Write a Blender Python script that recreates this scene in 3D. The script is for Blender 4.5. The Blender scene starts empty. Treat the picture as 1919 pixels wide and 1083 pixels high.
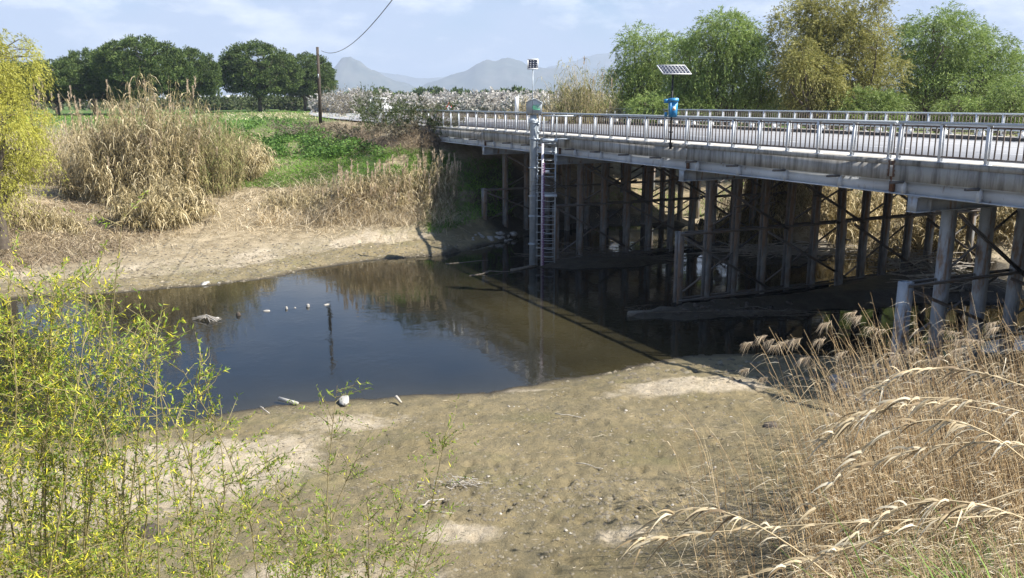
import bpy, math, numpy as np
from mathutils import Vector, Matrix
R = math.radians
# ------------------------------------------------------------------ camera, sky, sun, exposure
scn = bpy.context.scene
COL = scn.collection
F_PX, PITCH, CX, CY = 1620.0, R(12.24), 959.5, 541.5
cd = bpy.data.cameras.new('camera'); cam = bpy.data.objects.new('camera', cd); COL.objects.link(cam)
cd.sensor_width = 36.0; cd.lens = 36.0 * F_PX / 1919.0
cd.clip_start = 0.1; cd.clip_end = 30000
cam.location = (0, 0, 0); cam.rotation_euler = (R(90) - PITCH, 0, 0)
scn.camera = cam
SUN = Vector((0.925, -0.235, 1.0)).normalized()
sun_el = math.asin(SUN.z); sun_az = math.atan2(SUN.x, SUN.y)
world = bpy.data.worlds.new('World'); scn.world = world; world.use_nodes = True
def build_world():
    nt = world.node_tree; nt.nodes.clear(); N = nt.nodes.new; L = nt.links.new
    out = N('ShaderNodeOutputWorld'); bg = N('ShaderNodeBackground'); bg.inputs[1].default_value = 1.0
    sky = N('ShaderNodeTexSky'); sky.sky_type = 'NISHITA'; sky.sun_disc = False
    sky.sun_elevation = sun_el; sky.sun_rotation = sun_az; sky.dust_density = 1.0; sky.air_density = 1.0
    sk = N('ShaderNodeVectorMath'); sk.operation = 'SCALE'; sk.inputs['Scale'].default_value = 0.066
    tn = N('ShaderNodeVectorMath'); tn.operation = 'MULTIPLY'; tn.inputs[1].default_value = (.62, .86, 1.12); L(sky.outputs[0], tn.inputs[0]); L(tn.outputs[0], sk.inputs[0])
    tc = N('ShaderNodeTexCoord'); sep = N('ShaderNodeSeparateXYZ'); L(tc.outputs['Generated'], sep.inputs[0])
    # project the direction on a cloud layer
    mx = N('ShaderNodeMath'); mx.operation = 'MAXIMUM'; mx.inputs[1].default_value = 0.0; L(sep.outputs[2], mx.inputs[0])
    ad = N('ShaderNodeMath'); ad.operation = 'ADD'; ad.inputs[1].default_value = 0.16; L(mx.outputs[0], ad.inputs[0])
    dv = N('ShaderNodeVectorMath'); dv.operation = 'DIVIDE'
    cb = N('ShaderNodeCombineXYZ')
    for i in range(3): L(ad.outputs[0], cb.inputs[i])
    L(tc.outputs['Generated'], dv.inputs[0]); L(cb.outputs[0], dv.inputs[1])
    mp = N('ShaderNodeMapping'); mp.inputs['Location'].default_value = (3.1, 1.7, 0); mp.inputs['Scale'].default_value = (1, 1, 2.6)
    L(tc.outputs['Generated'], mp.inputs[0])
    n1 = N('ShaderNodeTexNoise'); n1.inputs['Scale'].default_value = 4.2; n1.inputs['Detail'].default_value = 9; n1.inputs['Roughness'].default_value = 0.56
    L(mp.outputs[0], n1.inputs[0])
    n2 = N('ShaderNodeTexNoise'); n2.inputs['Scale'].default_value = 11.0; n2.inputs['Detail'].default_value = 8; n2.inputs['Roughness'].default_value = 0.6
    L(mp.outputs[0], n2.inputs[0])
    r1 = N('ShaderNodeMapRange'); r1.inputs[1].default_value = 0.26; r1.inputs[2].default_value = 0.48; L(n1.outputs[0], r1.inputs[0])
    r2 = N('ShaderNodeMapRange'); r2.inputs[1].default_value = 0.46; r2.inputs[2].default_value = 0.66; L(n2.outputs[0], r2.inputs[0])
    # clouds thin out towards the zenith
    fade = N('ShaderNodeMapRange'); fade.inputs[1].default_value = 0.15; fade.inputs[2].default_value = 0.27
    fade.inputs[3].default_value = 0.95; fade.inputs[4].default_value = 0.06; L(sep.outputs[2], fade.inputs[0])
    m1 = N('ShaderNodeMath'); m1.operation = 'MULTIPLY'; L(r1.outputs[0], m1.inputs[0]); L(fade.outputs[0], m1.inputs[1])
    mixa = N('ShaderNodeMixRGB'); L(m1.outputs[0], mixa.inputs[0]); L(sk.outputs[0], mixa.inputs[1]); mixa.inputs[2].default_value = (0.275, 0.335, 0.455, 1)
    m2 = N('ShaderNodeMath'); m2.operation = 'MULTIPLY'; L(r2.outputs[0], m2.inputs[0]); L(fade.outputs[0], m2.inputs[1])
    m3 = N('ShaderNodeMath'); m3.operation = 'MULTIPLY'; L(m2.outputs[0], m3.inputs[0]); m3.inputs[1].default_value = 0.8
    mixb = N('ShaderNodeMixRGB'); L(m3.outputs[0], mixb.inputs[0]); L(mixa.outputs[0], mixb.inputs[1]); mixb.inputs[2].default_value = (0.70, 0.71, 0.74, 1)
    L(mixb.outputs[0], bg.inputs[0]); L(bg.outputs[0], out.inputs[0])
build_world()
sd = bpy.data.lights.new('sun', 'SUN'); sd.energy = 5.0; sd.angle = R(0.5); sd.color = (1.0, 0.95, 0.87)
sun = bpy.data.objects.new('sun', sd); COL.objects.link(sun)
sun.rotation_euler = SUN.to_track_quat('Z', 'Y').to_euler(); sun.location = (30, 0, 60)
vs = scn.view_settings; scn.display_settings.display_device = 'sRGB'
vs.view_transform = 'Standard'; vs.look = 'None'; vs.gamma = 1.0; vs.use_curve_mapping = False; vs.exposure = 1.1
scn.render.engine = 'CYCLES'
cy = scn.cycles
cy.max_bounces = 6; cy.diffuse_bounces = 2; cy.glossy_bounces = 3; cy.transmission_bounces = 3; cy.transparent_max_bounces = 6; cy.volume_bounces = 0
cy.use_denoising = True

# ------------------------------------------------------------------ helpers
cP, sP = math.cos(PITCH), math.sin(PITCH)
def ray(px, py):
    u = (px - CX) / F_PX; v = -(py - CY) / F_PX
    return np.array([u, cP + v * sP, -sP + v * cP])
def un(px, py, z):            # the point of the place seen at a pixel, at height z
    d = ray(px, py); return d * (z / d[2])
def at(px, py, Y):            # the same at distance Y
    d = ray(px, py); return d * (Y / d[1])
A0 = np.array([12.86, 21.87]); DB = np.array([-0.42894, 0.90334]); PB = np.array([0.90334, 0.42894])
def TP(t, o, z): q = A0 + DB * t + PB * o; return np.array([q[0], q[1], z])
BA = math.atan2(DB[1], DB[0])          # heading of the bridge

def hash2(ix, iy, seed):
    n = (ix.astype(np.int64) * 374761393 + iy.astype(np.int64) * 668265263 + seed * 1442695041) & 0xffffffff
    n = ((n ^ (n >> 13)) * 1274126177) & 0xffffffff
    return ((n ^ (n >> 16)) & 0xffff) / 65535.0
def vnoise(x, y, seed=0):
    ix = np.floor(x); iy = np.floor(y); fx = x - ix; fy = y - iy
    fx = fx * fx * (3 - 2 * fx); fy = fy * fy * (3 - 2 * fy)
    a = hash2(ix, iy, seed); b = hash2(ix + 1, iy, seed); c = hash2(ix, iy + 1, seed); d = hash2(ix + 1, iy + 1, seed)
    return (a * (1 - fx) + b * fx) * (1 - fy) + (c * (1 - fx) + d * fx) * fy
def fbm(x, y, seed=0, oct=4, gain=0.5):
    s = 0; a = 1; t = 0
    for o in range(oct):
        s = s + a * vnoise(x * 2 ** o, y * 2 ** o, seed + o * 17); t += a; a *= gain
    return s / t

def mesh_obj(name, V, faces, mats=None, parent=None, smooth=False, link=True, fmat=None):
    V = np.asarray(V, dtype=np.float32).reshape(-1, 3)
    me = bpy.data.meshes.new(name)
    me.vertices.add(len(V)); me.vertices.foreach_set('co', V.ravel())
    loops = np.concatenate([np.asarray(f, dtype=np.int32).ravel() for f in faces])
    tot = np.concatenate([np.full(len(f), np.asarray(f).shape[1], dtype=np.int32) for f in faces])
    st = np.zeros(len(tot), dtype=np.int32); st[1:] = np.cumsum(tot)[:-1]
    me.loops.add(len(loops)); me.loops.foreach_set('vertex_index', loops)
    me.polygons.add(len(tot)); me.polygons.foreach_set('loop_start', st); me.polygons.foreach_set('loop_total', tot)
    if smooth: me.polygons.foreach_set('use_smooth', np.ones(len(tot), dtype=bool))
    if mats:
        for m in (mats if isinstance(mats, (list, tuple)) else [mats]): me.materials.append(m)
    if fmat is not None: me.polygons.foreach_set('material_index', np.asarray(fmat, dtype=np.int32))
    me.update(calc_edges=True)
    o = bpy.data.objects.new(name, me)
    if link: COL.objects.link(o)
    if parent is not None: o.parent = parent
    return o

class MB:
    def __init__(s): s.V = []; s.F = {}; s.n = 0; s.M = {}
    def add(s, V, faces, m=0):
        V = np.asarray(V, dtype=float).reshape(-1, 3)
        faces = np.asarray(faces, dtype=np.int64)
        if faces.size == 0: return
        k = faces.shape[1]
        s.V.append(V); s.F.setdefault(k, []).append(faces + s.n); s.M.setdefault(k, []).append(np.full(len(faces), m)); s.n += len(V)
    def box(s, c, size, ax=None, m=0):
        h = np.array(size) / 2.0
        P = np.array([[x, y, z] for x in (-1, 1) for y in (-1, 1) for z in (-1, 1)]) * h
        if ax is not None: P = P @ np.asarray(ax)
        s.add(P + np.asarray(c), [[0, 1, 3, 2], [4, 6, 7, 5], [0, 4, 5, 1], [2, 3, 7, 6], [0, 2, 6, 4], [1, 5, 7, 3]], m)
    def beam(s, a, b, w, h, up=(0, 0, 1), m=0):
        a = np.asarray(a, float); b = np.asarray(b, float); d = b - a; L = np.linalg.norm(d); d /= L
        u = np.asarray(up, float); x = np.cross(d, u)
        if np.linalg.norm(x) < 1e-3: x = np.cross(d, np.array([0, 1., 0]))
        x /= np.linalg.norm(x); u = np.cross(x, d)
        s.box((a + b) / 2, (L, w, h), np.array([d, x, u]), m)
    def angle(s, a, b, w, t=0.012, up=(0, 0, 1), side=1):   # an L profile between two points
        a = np.asarray(a, float); b = np.asarray(b, float); d = (b - a) / np.linalg.norm(b - a)
        x = np.cross(d, np.asarray(up, float)); x /= np.linalg.norm(x); u = np.cross(x, d)
        s.beam(a, b, t, w, up)
        o = u * (w / 2 - t / 2) + x * side * (w / 2 + t / 2 - 0.001)
        s.beam(a + o, b + o, w, t, up)
    def tube(s, P, rad, n=6, cap=False, m=0):
        P = np.asarray(P, float); k = len(P); rad = np.broadcast_to(np.asarray(rad, float), (k,))
        T = np.gradient(P, axis=0); T /= (np.linalg.norm(T, axis=1, keepdims=True) + 1e-9)
        ref = np.array([0, 0, 1.]) if abs(T[0, 2]) < 0.9 else np.array([1., 0, 0])
        X = np.cross(T, ref); X /= (np.linalg.norm(X, axis=1, keepdims=True) + 1e-9); Y = np.cross(T, X)
        a = np.arange(n) * 2 * math.pi / n
        V = P[:, None] + rad[:, None, None] * (np.cos(a)[None, :, None] * X[:, None] + np.sin(a)[None, :, None] * Y[:, None])
        i = np.arange(k - 1)[:, None] * n; j = np.arange(n)[None]; j2 = (j + 1) % n
        Fq = np.stack([i + j, i + j2, i + n + j2, i + n + j], -1).reshape(-1, 4)
        base = s.n
        s.add(V.reshape(-1, 3), Fq, m)
        if cap:
            s.F.setdefault(n, []).append(np.array([base + np.arange(n)[::-1], base + (k - 1) * n + np.arange(n)])); s.M.setdefault(n, []).append(np.full(2, m))
    def leaves(s, P, D, L, W, rng, m=0):                   # diamond leaves, one folded quad each
        n = len(P); D = D / (np.linalg.norm(D, axis=1, keepdims=True) + 1e-9)
        r = rng.normal(size=(n, 3)); X = np.cross(D, r); X /= (np.linalg.norm(X, axis=1, keepdims=True) + 1e-9)
        Nn = np.cross(X, D); L = np.broadcast_to(L, (n,))[:, None]; W = np.broadcast_to(W, (n,))[:, None]
        mid = P + D * L * 0.45
        V = np.stack([P, mid + X * W / 2 + Nn * W * .15, P + D * L, mid - X * W / 2 + Nn * W * .15], 1)
        b = np.arange(n)[:, None] * 4
        s.add(V.reshape(-1, 3), b + np.array([[0, 1, 2, 3]]), m)
    def blades(s, P, D, L, W, bend, rng, seg=3, side=None, m=0):   # strips bending along vector `bend`
        n = len(P); L = np.broadcast_to(L, (n,)); W = np.broadcast_to(W, (n,))
        D = D / (np.linalg.norm(D, axis=1, keepdims=True) + 1e-9)
        if side is None:
            a = rng.uniform(0, 2 * math.pi, n); side = np.stack([np.cos(a), np.sin(a), np.zeros(n)], 1)
        t = np.linspace(0, 1, seg + 1)
        C = P[:, None] + D[:, None] * (L[:, None] * t)[..., None] + bend[:, None] * (L[:, None] * (t ** 2))[..., None]
        w = W[:, None] * (1 - t ** 1.5 * 0.92)[None]
        V = np.stack([C - side[:, None] * w[..., None] / 2, C + side[:, None] * w[..., None] / 2], 2)
        b = (np.arange(n) * (seg + 1) * 2)[:, None, None]; i = (np.arange(seg) * 2)[None, :, None]
        f = b + i + np.array([0, 1, 3, 2])[None, None]
        s.add(V.reshape(-1, 3), f.reshape(-1, 4), m)
    def build(s, name, mats, parent=None, smooth=False, link=True):
        ks = sorted(s.F)
        F = [np.concatenate(s.F[k]) for k in ks]; M = np.concatenate([np.concatenate(s.M[k]) for k in ks])
        return mesh_obj(name, np.concatenate(s.V), F, mats, parent, smooth, link, M if M.any() else None)

def tag(o, label=None, cat=None, group=None, kind=None):
    if label: o['label'] = label
    if cat: o['category'] = cat
    if group: o['group'] = group
    if kind: o['kind'] = kind
    return o
def empty(name, loc, label=None, cat=None, group=None, rz=0):
    o = bpy.data.objects.new(name, None); COL.objects.link(o); o.location = [float(v) for v in loc]; o.rotation_euler = (0, 0, rz); o.empty_display_size = .3
    return tag(o, label, cat, group)
KIDS = {}
def copy_tree(src, loc, rz=0, scale=None, label=None):
    if src.name not in KIDS: KIDS[src.name] = [(c, [g for g in bpy.data.objects if g.parent == c]) for c in bpy.data.objects if c.parent == src]
    r = src.copy(); COL.objects.link(r); r.location = [float(v) for v in loc]; r.rotation_euler = (0, 0, rz)
    if scale is not None: r.scale = scale if hasattr(scale, '__len__') else (scale,) * 3
    if label: r['label'] = label
    for ch, gs in KIDS[src.name]:
        c = ch.copy(); COL.objects.link(c); c.parent = r
        for g in gs:
            d = g.copy(); COL.objects.link(d); d.parent = c
    return r
def inst(o, loc=None, rot=None, parent=None, scale=None):
    c = o.copy(); COL.objects.link(c)
    if loc is not None: c.location = [float(v) for v in loc]
    if rot is not None: c.rotation_euler = rot
    if scale is not None: c.scale = scale
    if parent is not None: c.parent = parent
    return c

# ------------------------------------------------------------------ materials
def mat(name, cols, rough=0.8, scale=3.0, detail=5, bump=0.0, bscale=None, metal=0.0, stops=None, island=False, transl=0.0, spec=0.3, dirt=None, stretch=None, hue=0.0):
    m = bpy.data.materials.new(name); m.use_nodes = True; nt = m.node_tree; N = nt.nodes.new; L = nt.links.new
    b = nt.nodes['Principled BSDF']; b.inputs['Roughness'].default_value = rough; b.inputs['Metallic'].default_value = metal
    b.inputs['Specular IOR Level'].default_value = spec
    cols = [c if len(c) == 4 else tuple(c) + (1,) for c in cols]
    tc = N('ShaderNodeTexCoord')
    vec = tc.outputs['Object']
    if stretch:
        mp = N('ShaderNodeMapping'); mp.inputs['Scale'].default_value = stretch; L(vec, mp.inputs[0]); vec = mp.outputs[0]
    ramp = N('ShaderNodeValToRGB'); e = ramp.color_ramp.elements
    n = len(cols); ps = stops or ([0.0] if n == 1 else [(0.0 if island else 0.3) + i * ((1.0 if island else 0.4)) / (n - 1) for i in range(n)])
    e[0].position = ps[0]; e[0].color = cols[0]
    if n > 1: e[1].position = ps[1]; e[1].color = cols[1]
    else: e[1].position = 1; e[1].color = cols[0]
    for i in range(2, n): q = e.new(ps[i]); q.color = cols[i]
    if island:
        g = N('ShaderNodeNewGeometry'); L(g.outputs['Random Per Island'], ramp.inputs[0])
    else:
        no = N('ShaderNodeTexNoise'); no.inputs['Scale'].default_value = scale; no.inputs['Detail'].default_value = detail; no.inputs['Roughness'].default_value = .6
        L(vec, no.inputs[0]); L(no.outputs[0], ramp.inputs[0])
    col = ramp.outputs[0]
    if island and scale:     # broad clump-to-clump drift on top of the leaf-to-leaf change
        no = N('ShaderNodeTexNoise'); no.inputs['Scale'].default_value = scale; no.inputs['Detail'].default_value = 2; L(vec, no.inputs[0])
        mr = N('ShaderNodeMapRange'); mr.inputs[1].default_value = .3; mr.inputs[2].default_value = .7; mr.inputs[3].default_value = .72; mr.inputs[4].default_value = 1.25; L(no.outputs[0], mr.inputs[0])
        vm = N('ShaderNodeVectorMath'); vm.operation = 'SCALE'; L(col, vm.inputs[0]); L(mr.outputs[0], vm.inputs['Scale']); col = vm.outputs[0]
    if dirt:                 # (colour, scale, low, high, stretch)
        dc, dsc, lo, hi, dst = dirt
        mp2 = N('ShaderNodeMapping'); mp2.inputs['Scale'].default_value = dst; L(tc.outputs['Object'], mp2.inputs[0])
        n2 = N('ShaderNodeTexNoise'); n2.inputs['Scale'].default_value = dsc; n2.inputs['Detail'].default_value = 6; n2.inputs['Roughness'].default_value = .65; L(mp2.outputs[0], n2.inputs[0])
        mr = N('ShaderNodeMapRange'); mr.inputs[1].default_value = lo; mr.inputs[2].default_value = hi; L(n2.outputs[0], mr.inputs[0])
        mx = N('ShaderNodeMixRGB'); L(mr.outputs[0], mx.inputs[0]); L(col, mx.inputs[1]); mx.inputs[2].default_value = tuple(dc) + (1,); col = mx.outputs[0]
    L(col, b.inputs['Base Color'])
    if bump:
        nb = N('ShaderNodeTexNoise'); nb.inputs['Scale'].default_value = bscale or scale * 4; nb.inputs['Detail'].default_value = 6; L(vec, nb.inputs[0])
        bp = N('ShaderNodeBump'); bp.inputs['Strength'].default_value = min(1, bump * 10); bp.inputs['Distance'].default_value = bump; L(nb.outputs[0], bp.inputs['Height']); L(bp.outputs[0], b.inputs['Normal'])
    if transl:
        tr = N('ShaderNodeBsdfTranslucent'); L(col, tr.inputs[0]); ms = N('ShaderNodeMixShader'); ms.inputs[0].default_value = transl
        L(b.outputs[0], ms.inputs[1]); L(tr.outputs[0], ms.inputs[2]); L(ms.outputs[0], nt.nodes['Material Output'].inputs[0])
    return m
M = {}
M['concrete'] = mat('concrete', [(.26, .25, .23), (.37, .36, .33), (.46, .445, .41)], .9, .9, 8, .006, 14, dirt=((.13, .12, .105), 1.6, .45, .68, (2.5, 2.5, .3)))
M['concrete_strip'] = mat('concrete_strip', [(.26, .25, .225), (.36, .345, .31), (.44, .42, .385)], .9, 1.4, 8, .006, 16, dirt=((.09, .085, .075), 2.2, .48, .72, (2.2, 2.2, .3)))
M['walk'] = mat('walk', [(.50, .46, .40), (.58, .54, .47), (.64, .60, .54)], .9, 1.2, 6, .003, 20)
M['asphalt'] = mat('asphalt', [(.27, .27, .275), (.32, .32, .325), (.36, .36, .365)], .9, .7, 8, .003, 30)
M['dark_kerb'] = mat('dark_kerb', [(.07, .065, .06), (.12, .11, .1)], .9, 3)
M['paint'] = mat('paint_white', [(.62, .62, .6), (.78, .78, .76)], .7, 6)
M['girder'] = mat('girder', [(.44, .47, .50), (.51, .54, .57), (.58, .61, .64)], .6, 1.2, 6, dirt=((.20, .13, .09), 3.0, .60, .74, (1.5, 1.5, .5)))
M['rust'] = mat('rust', [(.07, .035, .022), (.15, .075, .045), (.20, .14, .11)], .9, 9, 6, .002, 40)
M['pile'] = mat('pile', [(.16, .165, .165), (.24, .245, .24), (.31, .31, .30)], .75, 2.4, 7, .002, 30, dirt=((.22, .15, .10), 2.1, .48, .62, (1.6, 1.6, .35)))
M['pile_new'] = mat('pile_new', [(.30, .33, .36), (.37, .40, .43), (.43, .46, .48)], .6, 2, 6, dirt=((.24, .16, .10), 2.2, .54, .68, (1.6, 1.6, .4)))
M['brace'] = mat('brace', [(.10, .10, .10), (.16, .15, .14), (.17, .11, .075)], .8, 3.5, 6)
M['rail_post'] = mat('rail_post', [(.58, .60, .63), (.68, .70, .72), (.76, .77, .77)], .55, 3, 5, dirt=((.42, .36, .28), 4, .6, .75, (1, 1, 1)))
M['picket'] = mat('picket', [(.10, .07, .055), (.17, .14, .12), (.28, .26, .25)], .7, 2.2, 6)
M['galv'] = mat('galvanised', [(.30, .34, .37), (.38, .42, .45), (.45, .49, .52)], .45, 5, 5, metal=.25)
M['galv_light'] = mat('galvanised_light', [(.52, .56, .58), (.62, .66, .68)], .5, 5)
M['white'] = mat('white_paint', [(.70, .70, .69), (.80, .80, .79)], .5, 4)
M['cell'] = mat('solar_cell', [(.035, .04, .065), (.06, .065, .09)], .25, 6, spec=.5)
M['black'] = mat('black_steel', [(.015, .016, .018), (.03, .03, .032)], .5, 6)
M['blue'] = mat('blue_plastic', [(.035, .25, .50), (.05, .30, .58)], .4, 3, spec=.5)
M['green_print'] = mat('green_print', [(.10, .62, .30), (.14, .70, .36)], .6, 20)
M['orange'] = mat('orange_print', [(.75, .35, .08)], .6)
M['staff'] = mat('staff_paint', [(.62, .56, .59), (.72, .68, .70)], .6, 8, dirt=((.35, .26, .38), 3, .5, .7, (1, 1, .6)))
M['staff_ink'] = mat('staff_ink', [(.22, .08, .22)], .6)
M['stone_white'] = mat('pale_stone', [(.30, .285, .25), (.50, .48, .44)], .85, 6, 6, .01, 20)
M['stone'] = mat('stone', [(.20, .19, .17), (.34, .32, .29), (.42, .40, .36)], .9, 5, 6, .01, 18)
M['dark_wood'] = mat('dark_wood', [(.05, .04, .033), (.11, .09, .07)], .9, 6, 6, .006, 20)
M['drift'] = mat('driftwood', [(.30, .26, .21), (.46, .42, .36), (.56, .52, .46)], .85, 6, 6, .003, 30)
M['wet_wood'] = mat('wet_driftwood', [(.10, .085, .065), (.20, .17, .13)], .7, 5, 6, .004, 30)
M['bark'] = mat('bark', [(.075, .06, .045), (.14, .115, .09)], .95, 6, 6, .01, 20)
M['bark_far'] = mat('bark_grey', [(.11, .095, .08), (.17, .15, .13)], .95, 3, 4)
M['pine'] = mat('pine_needles', [(.034, .064, .016), (.075, .118, .028), (.16, .21, .055)], .7, .5, island=True, transl=.15)
M['willow_g'] = mat('willow_green_leaves', [(.15, .22, .05), (.25, .34, .09), (.38, .46, .16)], .6, .35, island=True, transl=.35)
M['willow_o'] = mat('willow_olive_leaves', [(.19, .20, .055), (.32, .31, .09), (.46, .42, .15)], .6, .35, island=True, transl=.35)
M['willow_y'] = mat('willow_yellow_leaves', [(.36, .36, .06), (.50, .49, .09), (.62, .60, .14)], .6, .5, island=True, transl=.4)
M['shrub_g'] = mat('shrub_leaves', [(.05, .075, .025), (.09, .12, .04), (.15, .17, .07)], .7, .6, island=True, transl=.25)
M['shrub_d'] = mat('shrub_dry_leaves', [(.14, .11, .07), (.22, .19, .12), (.30, .27, .19)], .8, .6, island=True, transl=.2)
M['blossom'] = mat('blossom', [(.34, .31, .27), (.58, .55, .50), (.80, .78, .74)], .8, .3, island=True, transl=.25)
M['twig_pale'] = mat('twig_grey', [(.16, .14, .12), (.26, .23, .20)], .9, 3)
M['cane_leaf'] = mat('cane_leaves', [(.12, .11, .045), (.34, .27, .13), (.56, .46, .26), (.74, .64, .42)], .7, .35, island=True, transl=.25)
M['cane_green'] = mat('cane_green_leaves', [(.14, .17, .05), (.28, .27, .10), (.50, .43, .22)], .7, .35, island=True, transl=.3)
M['cane_stem'] = mat('cane_stem', [(.38, .30, .16), (.52, .43, .25)], .7, 4)
M['dry_grass'] = mat('dry_grass', [(.30, .22, .12), (.50, .40, .24), (.66, .55, .37), (.76, .67, .50)], .8, .22, island=True, transl=.2)
M['dead_grass'] = mat('dead_grass', [(.16, .12, .08), (.28, .215, .14), (.42, .33, .225)], .85, .3, island=True, transl=.15)
M['green_grass'] = mat('green_grass', [(.09, .20, .022), (.16, .31, .04), (.27, .41, .08)], .7, .25, island=True, transl=.3)
M['weed'] = mat('weed_leaves', [(.05, .12, .02), (.10, .20, .035), (.17, .28, .06)], .6, .3, island=True, transl=.3)
M['reed_leaf'] = mat('reed_leaves', [(.22, .15, .08), (.42, .32, .18), (.64, .53, .34), (.84, .76, .58)], .65, .6, island=True, transl=.25)
M['reed_stem'] = mat('reed_stems', [(.15, .09, .045), (.36, .24, .12), (.54, .40, .22), (.70, .57, .37)], .65, 1, island=True, transl=.05)
M['plume'] = mat('reed_plume', [(.55, .43, .29), (.80, .68, .50)], .9, .0, island=True, transl=.35)
M['sh_leaf'] = mat('shoot_leaves', [(.10, .18, .025), (.24, .35, .045), (.46, .54, .09)], .5, .6, island=True, transl=.45)
M['catkin'] = mat('catkins', [(.60, .56, .04), (.80, .72, .06), (.60, .62, .10)], .8, .0, island=True, transl=.35)
M['sh_stem'] = mat('shoot_stems', [(.14, .12, .055), (.26, .22, .10), (.34, .28, .14)], .7, 2)
M['litter'] = mat('litter', [(.20, .15, .10), (.36, .29, .20), (.52, .45, .34)], .85, 0, island=True)
M['town'] = mat('town_walls', [(.55, .53, .50), (.80, .79, .77)], .9, 0, island=True)
M['clod'] = mat('clods', [(.10, .085, .06), (.17, .145, .105), (.24, .21, .15)], .95, 0, island=True)

def ground_material():
    m = bpy.data.materials.new('ground'); m.use_nodes = True; nt = m.node_tree; N = nt.nodes.new; L = nt.links.new
    b = nt.nodes['Principled BSDF']; b.inputs['Specular IOR Level'].default_value = .2
    tc = N('ShaderNodeTexCoord'); at_ = N('ShaderNodeAttribute'); at_.attribute_name = 'mask'; sp = N('ShaderNodeSeparateColor'); L(at_.outputs['Color'], sp.inputs[0])
    def noise(s, d=7, r=.6, st=None):
        n = N('ShaderNodeTexNoise'); n.inputs['Scale'].default_value = s; n.inputs['Detail'].default_value = d; n.inputs['Roughness'].default_value = r
        if st:
            mp = N('ShaderNodeMapping'); mp.inputs['Scale'].default_value = st; L(tc.outputs['Object'], mp.inputs[0]); L(mp.outputs[0], n.inputs[0])
        else: L(tc.outputs['Object'], n.inputs[0])
        return n.outputs[0]
    def rng(v, a, c, lo=0, hi=1):
        r = N('ShaderNodeMapRange'); r.inputs[1].default_value = a; r.inputs[2].default_value = c; r.inputs[3].default_value = lo; r.inputs[4].default_value = hi; L(v, r.inputs[0]); return r.outputs[0]
    def mix(f, a, c):
        x = N('ShaderNodeMixRGB')
        if isinstance(f, float): x.inputs[0].default_value = f
        else: L(f, x.inputs[0])
        for i, v in ((1, a), (2, c)):
            if isinstance(v, tuple): x.inputs[i].default_value = v + (1,)
            else: L(v, x.inputs[i])
        return x.outputs[0]
    def mul(a, c):
        x = N('ShaderNodeMath'); x.operation = 'MULTIPLY'; L(a, x.inputs[0])
        if isinstance(c, float): x.inputs[1].default_value = c
        else: L(c, x.inputs[1])
        return x.outputs[0]
    mud = mix(rng(noise(.35), .38, .62), (.24, .192, .100), (.33, .265, .150))
    mud = mix(rng(noise(1.7, 8, .7), .35, .7), mud, (.155, .135, .085))
    sand = mix(rng(noise(2.6, 9, .72), .3, .7), (.36, .295, .20), (.56, .48, .36))
    dry = rng(noise(.28, 9, .68), .50, .66)
    # mask: R dry sand, G vegetation soil, B wetness, plus shade painted under the deck
    def add(a, c):
        x = N('ShaderNodeMath'); x.operation = 'ADD'; x.use_clamp = True; L(a, x.inputs[0]); L(c, x.inputs[1]); return x.outputs[0]
    dmask = rng(add(mul(sp.outputs[0], 1.0), mul(dry, .28)), .25, .75)
    edge = rng(add(dmask, mul(noise(3.5, 9, .75), .9)), .62, 1.0)
    c = mix(edge, mud, sand)
    c = mix(rng(noise(9, 6, .8), .54, .70, 0, .6), c, (.13, .11, .075))
    alg = mul(rng(noise(.5, 5), .54, .68), .30); c = mix(alg, c, (.17, .17, .065))
    wet_shade_c = mix(rng(noise(2.0, 6), .3, .7), (.04, .034, .024), (.09, .074, .05))
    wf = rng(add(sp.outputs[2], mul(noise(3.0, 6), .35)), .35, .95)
    c = mix(wf, c, wet_shade_c)
    veg = mix(rng(noise(1.2, 8, .7), .35, .65), (.22, .175, .105), (.44, .36, .24))
    c = mix(rng(sp.outputs[1], .1, .6), c, veg)
    fld = mix(rng(noise(.04, 4), .4, .6), (.07, .14, .03), (.12, .17, .05))
    a2 = N('ShaderNodeAttribute'); a2.attribute_name = 'field'
    c = mix(a2.outputs['Fac'], c, fld)
    # fine cracked crust where the sand is dry
    vo = N('ShaderNodeTexVoronoi'); vo.feature = 'DISTANCE_TO_EDGE'; vo.inputs['Scale'].default_value = 5.5; L(tc.outputs['Object'], vo.inputs[0])
    ck = mul(rng(vo.outputs['Distance'], .0, .05, 1, 0), mul(rng(noise(.9, 3), .5, .6), edge))
    c = mix(mul(ck, .6), c, (.12, .10, .07))
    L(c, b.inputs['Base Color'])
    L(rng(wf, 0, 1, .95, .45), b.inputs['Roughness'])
    h = add(mul(noise(4.5, 10, .75), 1.0), mul(rng(vo.outputs['Distance'], 0, .06), .05))
    bp = N('ShaderNodeBump'); bp.inputs['Strength'].default_value = 1.0; bp.inputs['Distance'].default_value = .11; L(h, bp.inputs['Height']); L(bp.outputs[0], b.inputs['Normal'])
    return m
M['ground'] = ground_material()
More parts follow.
